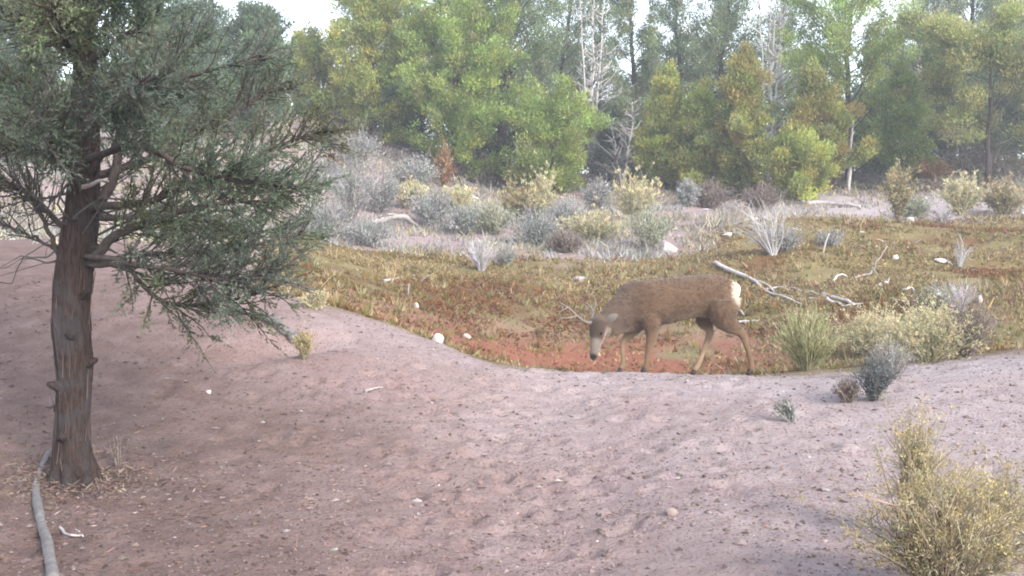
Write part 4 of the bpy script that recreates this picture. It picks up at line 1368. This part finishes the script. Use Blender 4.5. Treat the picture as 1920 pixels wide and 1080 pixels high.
#PART3
# ------------------------------------------------------------------ the deer
def build_deer():
    Yd = 10.75
    S = Yd / F_PX                                         # metres for one photo pixel at the deer
    gx0 = (1270 - 960) * S
    base = np.array([gx0, Yd, gz(gx0, Yd)])
    zb = at(1270, 702, Yd)[2] - base[2]

    def q(px, py, y=0.):
        return np.array([(px - 1270) * S, y, (702 - py) * S + zb])

    t = thing('deer', base, 'brown mule deer buck with antlers, head lowered to sniff the ground', 'deer')
    parts = []

    def loft(rings, seg=20, n=None):
        """rings: centre, half-height vector, half-width vector"""
        C = np.array([r_[0] for r_ in rings]); U = np.array([r_[1] for r_ in rings]); W = np.array([r_[2] for r_ in rings])
        n = n or len(rings) * 4
        C, U, W = smooth_path(C, n), smooth_path(U, n), smooth_path(W, n)
        th = np.arange(seg) * 2 * math.pi / seg
        V = C[:, None] + np.sin(th)[None, :, None] * U[:, None] + np.cos(th)[None, :, None] * W[:, None]
        V = np.r_[V.reshape(-1, 3), C[:1], C[-1:]]
        i, j = np.meshgrid(np.arange(n - 1), np.arange(seg), indexing='ij')
        a = i * seg + j; b = i * seg + (j + 1) % seg
        f = np.stack([a, b, b + seg, a + seg], -1).reshape(-1, 4)
        jj = np.arange(seg)
        e = n * seg
        f = np.r_[f, np.stack([(jj + 1) % seg, jj, jj * 0 + e, jj * 0 + e], -1), np.stack([jj + (n - 1) * seg, (jj + 1) % seg + (n - 1) * seg, jj * 0 + e + 1, jj * 0 + e + 1], -1)]
        parts.append((V, f))

    # trunk: px, top, bottom, half width (m)
    rings = []
    for px, top, bot, hw in [(1381, 536, 556, .035), (1374, 524, 574, .105), (1358, 516, 590, .165), (1332, 512.5, 594, .185), (1300, 514, 594, .182), (1268, 517, 602, .190),
                             (1236, 520, 610, .192), (1208, 522, 618, .180), (1186, 526, 623, .150), (1168, 534, 622, .115), (1156, 546, 612, .075)]:
        c = q(px, (top + bot) / 2)
        rings.append((c, np.array([0, 0, (bot - top) / 2 * S]), np.array([0, hw, 0])))
    loft(rings, 26, 60)
    # neck: thick, dropping forward and a little towards the camera
    nk = []
    for px, py, y, rh, rw, tilt in [(1206, 572, 0, .225, .150, .25), (1182, 579, -.02, .222, .138, .42), (1160, 590, -.06, .200, .124, .62), (1142, 601, -.11, .162, .108, .82), (1128, 609, -.15, .118, .090, 1.0)]:
        c = q(px, py, y)
        nk.append((c, np.array([-math.sin(tilt) * .6, 0, math.cos(tilt * .8)]) * rh, np.array([.25, 1, 0]) / 1.03 * rw))
    loft(nk, 20, 30)
    # head: poll to nose, facing down-left and turned to the camera
    poll, nose = q(1123, 599, -.15), q(1109, 667, -.285)
    ax = unit(nose - poll)
    side = unit(np.cross(ax, np.array([-.75, -.62, .1])))
    up = unit(np.cross(side, ax))                          # forehead side
    if up[0] > 0:
        up = -up
    HL = np.linalg.norm(nose - poll)
    hd = []
    for u, rh, rw, sh in [(-.12, .068, .070, .0), (.06, .088, .084, .008), (.24, .092, .086, .006), (.40, .080, .073, .0), (.58, .062, .054, .0), (.76, .050, .044, .0), (.90, .044, .041, .002), (.98, .032, .032, .002), (1.02, .012, .014, 0)]:
        hd.append((poll + ax * HL * u + up * sh, up * rh, side * rw))
    loft(hd, 20, 44)
    # jaw
    loft([(poll + ax * HL * u - up * .05 * (1 - u * .5), up * a, side * b) for u, a, b in [(.10, .045, .05), (.3, .042, .042), (.6, .028, .028), (.86, .02, .022), (.93, .008, .01)]], 14, 24)

    hooves = []

    def leg(pts, rad, fl=1.2):
        P = [q(*p) for p in pts]
        hx, hy = P[-1][0] + base[0], P[-1][1] + base[1]
        P[-1][2] = gz(hx, hy) - base[2] + .052             # top of the hoof stands on the ground
        P = np.array(P)
        n = len(P) * 6
        C = smooth_path(P, n)
        R = np.interp(np.linspace(0, 1, n), np.linspace(0, 1, len(rad)), rad)
        tan = unit(np.gradient(C, axis=0))
        W = np.tile(np.array([0, 1., 0]), (n, 1))
        U = unit(np.cross(tan, W))
        rings = [(C[i], U[i] * R[i] * fl, W[i] * R[i] * .92) for i in range(0, n, 3)] + [(C[-1], U[-1] * R[-1] * fl, W[-1] * R[-1])]
        loft(rings, 14)
        hooves.append((P[-1].copy(), P[-2].copy()))

    # near (camera side) legs have negative y
    leg([(1212, 588, -.10), (1220, 612, -.115), (1219, 634, -.11), (1214, 656, -.105), (1211, 676, -.10), (1209.5, 690, -.10), (1206.5, 697, -.10)], [.105, .078, .050, .034, .021, .021, .026, .024])
    leg([(1200, 588, .10), (1196, 612, .11), (1180, 632, .105), (1170, 650, .10), (1171, 670, .10), (1171, 686, .10), (1166, 694, .10)], [.100, .074, .046, .034, .021, .021, .026, .024])
    # near hind leg: stretched back
    leg([(1352, 558, -.10), (1354, 586, -.12), (1366, 606, -.115), (1388, 622, -.105), (1396, 640, -.10), (1403, 664, -.10), (1408, 686, -.10), (1404, 696, -.10)], [.145, .135, .092, .046, .034, .024, .023, .027, .025], 1.25)
    # far hind leg: stepping forward
    leg([(1345, 562, .09), (1330, 590, .11), (1326, 604, .11), (1336, 622, .10), (1331, 642, .10), (1322, 666, .10), (1314, 686, .10), (1306, 696, .10)], [.130, .120, .082, .044, .033, .024, .023, .027, .025], 1.2)

    V, F, n0 = [], [], 0
    for v, f in parts:
        V.append(v); F.append(f + n0); n0 += len(v)
    mb = MB()
    mb.add(np.concatenate(V), np.concatenate(F))
    raw = mb.build('deer_raw', None)
    rm = raw.modifiers.new('r', 'REMESH')
    rm.mode = 'VOXEL'
    rm.voxel_size = .012
    sm = raw.modifiers.new('s', 'SMOOTH')
    sm.factor = .5
    sm.iterations = 5
    dg = bpy.context.evaluated_depsgraph_get()
    me = bpy.data.meshes.new_from_object(raw.evaluated_get(dg))
    bpy.data.objects.remove(raw)
    me.name = 'body'
    co = np.empty(len(me.vertices) * 3, np.float32)
    me.vertices.foreach_get('co', co)
    co = co.reshape(-1, 3).astype(float)
    nr = np.empty(len(me.vertices) * 3, np.float32)
    me.vertices.foreach_get('normal', nr)
    nr = nr.reshape(-1, 3)
    px = co[:, 0] / S + 1270
    py = 702 - (co[:, 2] - zb) / S
    # coat colours by region of the body
    C = np.tile(np.array([.190, .135, .098]), (len(co), 1))

    def blend(c, w):
        nonlocal C
        w = np.clip(w, 0, 1)[:, None]
        C = C * (1 - w) + np.array(c) * w
    blend((.150, .118, .105), sstep(1215, 1165, px) * .8)                                  # greyer neck and shoulder
    blend((.21, .158, .115), sstep(560, 520, py) * sstep(1230, 1300, px) * .5)             # warmer back
    blend((.115, .085, .07), sstep(602, 622, py) * sstep(1185, 1190, px) * sstep(1215, 1200, px) * (np.abs(co[:, 1]) < .09))   # dark brisket
    blend((.42, .34, .26), sstep(-.45, -.9, nr[:, 2]) * sstep(1250, 1290, px) * sstep(1345, 1320, px) * (py < 612) * .7)        # pale belly
    legm = sstep(606, 628, py) * (px > 1150)
    blend((.265, .185, .125), legm)
    inner = (np.sign(co[:, 1]) * nr[:, 1] < -.2)
    blend((.52, .42, .31), legm * inner * .7)
    rump = np.exp(-(((px - 1382) / 14) ** 2 + ((py - 542) / 26) ** 2) ** 2)
    blend((.92, .86, .78), rump * 1.25)
    hu = ((co - poll) @ ax) / HL
    hs_ = (co - poll) @ side
    hup = (co - poll) @ up
    onhead = (np.linalg.norm(co - (poll + np.clip(hu, 0, 1)[:, None] * ax * HL), axis=1) < .13) & (hu > -.15) & (hu < 1.1)
    blend((.17, .138, .12), onhead * 1.0)
    blend((.085, .065, .055), onhead * sstep(-.04, .06, hu) * sstep(.58, .46, hu) * sstep(-.045, .0, hup) * .9)   # dark forehead
    blend((.26, .245, .235), onhead * sstep(.44, .56, hu) * .95)                              # pale muzzle
    blend((.55, .50, .45), onhead * sstep(-.01, -.05, hup) * sstep(.1, .2, hu) * .6)       # pale throat
    blend((.03, .026, .026), onhead * sstep(.86, .92, hu) * sstep(-.045, -.02, hup))        # nose
    C *= np.array([.56, .48, .41])
    C *= np.exp((fbm(px * .5 + co[:, 1] * 120, py * .5, 8, 3, 2)[:, None] - .5) * .5)
    ca = me.attributes.new('col', 'FLOAT_COLOR', 'POINT')
    ca.data.foreach_set('color', np.c_[C, np.ones(len(C))].astype(np.float32).ravel())
    me.polygons.foreach_set('use_smooth', np.ones(len(me.polygons), bool))

    m, N, L = new_mat('deer_coat')
    a_ = N.new('ShaderNodeAttribute'); a_.attribute_name = 'col'
    tc = N.new('ShaderNodeTexCoord')
    mp = N.new('ShaderNodeMapping'); mp.inputs['Scale'].default_value = (.35, 1, 1)
    L.new(tc.outputs['Object'], mp.inputs['Vector'])
    f = noise(N, L, mp.outputs[0], 150, 4, .7)
    col = mixc(N, L, .55, a_.outputs['Color'], ramp(N, L, f, [(.3, (.45, .45, .45)), (.7, (1.25, 1.25, 1.25))]), 'MULTIPLY')
    bs = N.new('ShaderNodeBsdfPrincipled')
    bs.inputs['Roughness'].default_value = .85
    bs.inputs['Specular IOR Level'].default_value = .15
    bs.inputs['Sheen Weight'].default_value = .25
    bs.inputs['Sheen Roughness'].default_value = .5
    L.new(col, bs.inputs['Base Color'])
    bp = N.new('ShaderNodeBump'); bp.inputs['Strength'].default_value = .5; bp.inputs['Distance'].default_value = .01
    L.new(f, bp.inputs['Height']); L.new(bp.outputs[0], bs.inputs['Normal'])
    o_ = N.new('ShaderNodeOutputMaterial'); L.new(bs.outputs[0], o_.inputs[0])
    me.materials.clear()
    me.materials.append(m)
    body = bpy.data.objects.new('body', me)
    COL.objects.link(body)
    body.parent = t
    # short coat hair over the skin
    r = np.random.RandomState(12)
    k = r.choice(len(co), 26000, p=None)
    flow = np.tile(np.array([.9, 0, -.35]), (len(k), 1))
    flow[py[k] > 610] = [0.1, 0, -1]
    flow[onhead[k]] = ax * -1 * .6
    nk_ = nr[k].astype(float)
    fl = unit(flow - nk_ * (flow * nk_).sum(1, keepdims=True) + r.normal(0, .25, (len(k), 3))) + nk_ * .32
    hl = np.where(onhead[k] | (py[k] > 612), .012, .024) * r.uniform(.6, 1.2, len(k))
    MB().leaves(co[k] - nk_ * .002, fl, hl, .0042, np.clip(C[k] * np.exp(r.normal(0, .16, (len(k), 1))), .01, .9), 3).build('coat_hair', M_STEM, t)

    m_horn = rough_mat('antler', (.10, .075, .062), (.22, .185, .16), 40, (1, 1, 1), .6, .4, .004)
    m_hoof = rough_mat('hoof_horn', (.025, .022, .02), (.06, .05, .045), 40, (1, 1, 1), .5, .3, .003)
    m_eye = rough_mat('eye_dark', (.008, .006, .005), (.012, .010, .008), 5, (1, 1, 1), .08, 0, .001)
    for (h, an) in hooves:
        fw = np.array([-1., 0, 0])
        hb = MB()
        for s in (-1, 1):                                  # cloven toes
            o0 = h + np.array([.004, s * .0145, .004])
            P = np.stack([o0, o0 + [-.006, 0, -.02], o0 + [-.016, s * .002, -.040], o0 + [-.026, s * .003, -.056]])
            hb.tube(P, [.017, .019, .021, .015], 10)
        hb.build('hoof', m_hoof, t)
    for s in (-1, 1):
        e = poll + ax * HL * .36 + side * s * .076 + up * .024
        nu = 10
        th = np.linspace(0, 2 * math.pi, nu, endpoint=False)
        ph = np.linspace(-1.5, 1.5, 7)
        T, Ph = np.meshgrid(th, ph)
        V = np.stack([np.cos(T) * np.cos(Ph), np.sin(T) * np.cos(Ph), np.sin(Ph)], -1).reshape(-1, 3) * .015
        i, j = np.meshgrid(np.arange(6), np.arange(nu), indexing='ij')
        f_ = np.stack([i * nu + j, i * nu + (j + 1) % nu, (i + 1) * nu + (j + 1) % nu, (i + 1) * nu + j], -1).reshape(-1, 4)
        MB().add(V + e, f_).build('eye', m_eye, t)
        # ear: long cupped leaf shape
        eb = poll + ax * HL * -.02 + side * s * .062 - up * .015
        ed = unit(side * s * .85 - ax * .50 - up * .35)
        ew = unit(np.cross(ed, up * .8 + ax * .3))
        en = np.cross(ed, ew)
        us = np.linspace(0, 1, 12)
        vs = np.linspace(-1, 1, 9)
        wd = .044 * np.sin(np.pi * np.clip(us * .90 + .10, 0, 1)) ** .7
        V, Cc = [], []
        for off in (0, 1):
            for u, w in zip(us, wd):
                for v in vs:
                    V.append(eb + ed * u * .145 + ew * v * w + en * ((v * v - 1) * w * .55 + off * .006))
                    Cc.append((.14, .115, .10) if off == 0 else (.10, .078, .066))
        n1 = 12 * 9
        i, j = np.meshgrid(np.arange(11), np.arange(8), indexing='ij')
        f1 = np.stack([i * 9 + j, i * 9 + j + 1, (i + 1) * 9 + j + 1, (i + 1) * 9 + j], -1).reshape(-1, 4)
        rim = np.r_[np.arange(0, 9), np.arange(17, n1, 9), np.arange(n1 - 2, n1 - 10, -1), np.arange(n1 - 18, 0, -9)]
        f2 = np.stack([rim, np.roll(rim, -1), np.roll(rim, -1) + n1, rim + n1], -1)
        MB().add(np.array(V), np.r_[f1, f1[:, ::-1] + n1, f2], np.array(Cc)).build('ear', m, t)
        # antler: forked mule-deer branches
    def antler(main, forks):
        ab = MB()
        ab.tube(smooth_path(main, 22), np.linspace(.022, .008, 22), 10, flute=.06)
        for f_, r0 in forks:
            ab.tube(smooth_path(f_, 12), np.linspace(r0 * 1.4, .004, 12), 8)
        return ab
    a0 = poll + ax * .03 + up * .055 + side * .03
    a1 = poll + ax * .03 + up * .055 - side * .03
    if a0[0] > a1[0]:
        a0, a1 = a1, a0
    g = lambda px_, py_, y: q(px_, py_, y)
    antler([a0, g(1096, 599, -.24), g(1080, 588, -.26), g(1062, 572, -.25), g(1046, 563, -.22)],
           [([g(1078, 587, -.26), g(1066, 590, -.33), g(1052, 590, -.36), g(1042, 596, -.36)], .010), ([g(1062, 572, -.25), g(1054, 576, -.30), g(1044, 579, -.32)], .007),
            ([g(1092, 597, -.25), g(1091, 588, -.27), g(1090, 583, -.27)], .007)]).build('antler', m_horn, t)
    antler([a1, g(1108, 598, -.10), g(1112, 586, -.03), g(1106, 573, .03), g(1094, 566, .08)],
           [([g(1111, 585, -.03), g(1117, 572, .03), g(1116, 560, .08), g(1108, 552, .10)], .010), ([g(1106, 573, .03), g(1100, 578, .0), g(1092, 577, .0)], .007)]).build('antler', m_horn, t)
    # tail: white with a dark tip
    P = smooth_path([q(1378, 530), q(1384, 538), q(1384, 550), q(1379, 562)], 16)
    tw = MB()
    tc_ = np.repeat(np.where((np.linspace(0, 1, 16) > .88)[:, None], np.array([.05, .04, .035]), np.array([.62, .57, .49])), 10, 0)
    tw.tube(P, np.interp(np.linspace(0, 1, 16), [0, .3, .8, 1], [.016, .026, .020, .006]), 10, np.r_[tc_, tc_[:1], tc_[-1:]])
    tw.build('tail', m, t)


build_deer()


# ------------------------------------------------------------------ morning haze
def build_haze():
    m, N, L = new_mat('haze_air')
    pv = N.new('ShaderNodeVolumePrincipled')
    pv.inputs['Color'].default_value = (.87, .90, .96, 1)
    pv.inputs['Density'].default_value = .0029
    pv.inputs['Anisotropy'].default_value = .2
    out = N.new('ShaderNodeOutputMaterial')
    L.new(pv.outputs[0], out.inputs['Volume'])
    x0, x1, y0, y1, z0, z1 = -270, 270, -95, 340, -4, 40
    V = [(x, y, z) for z in (z0, z1) for y in (y0, y1) for x in (x0, x1)]
    F = [(0, 2, 3, 1), (4, 5, 7, 6), (0, 1, 5, 4), (2, 6, 7, 3), (0, 4, 6, 2), (1, 3, 7, 5)]
    o = MB().add(V, F).build('haze', m, smooth=False)
    tag(o, 'thin pale morning haze over the clearing', 'haze', kind='stuff')


build_haze()
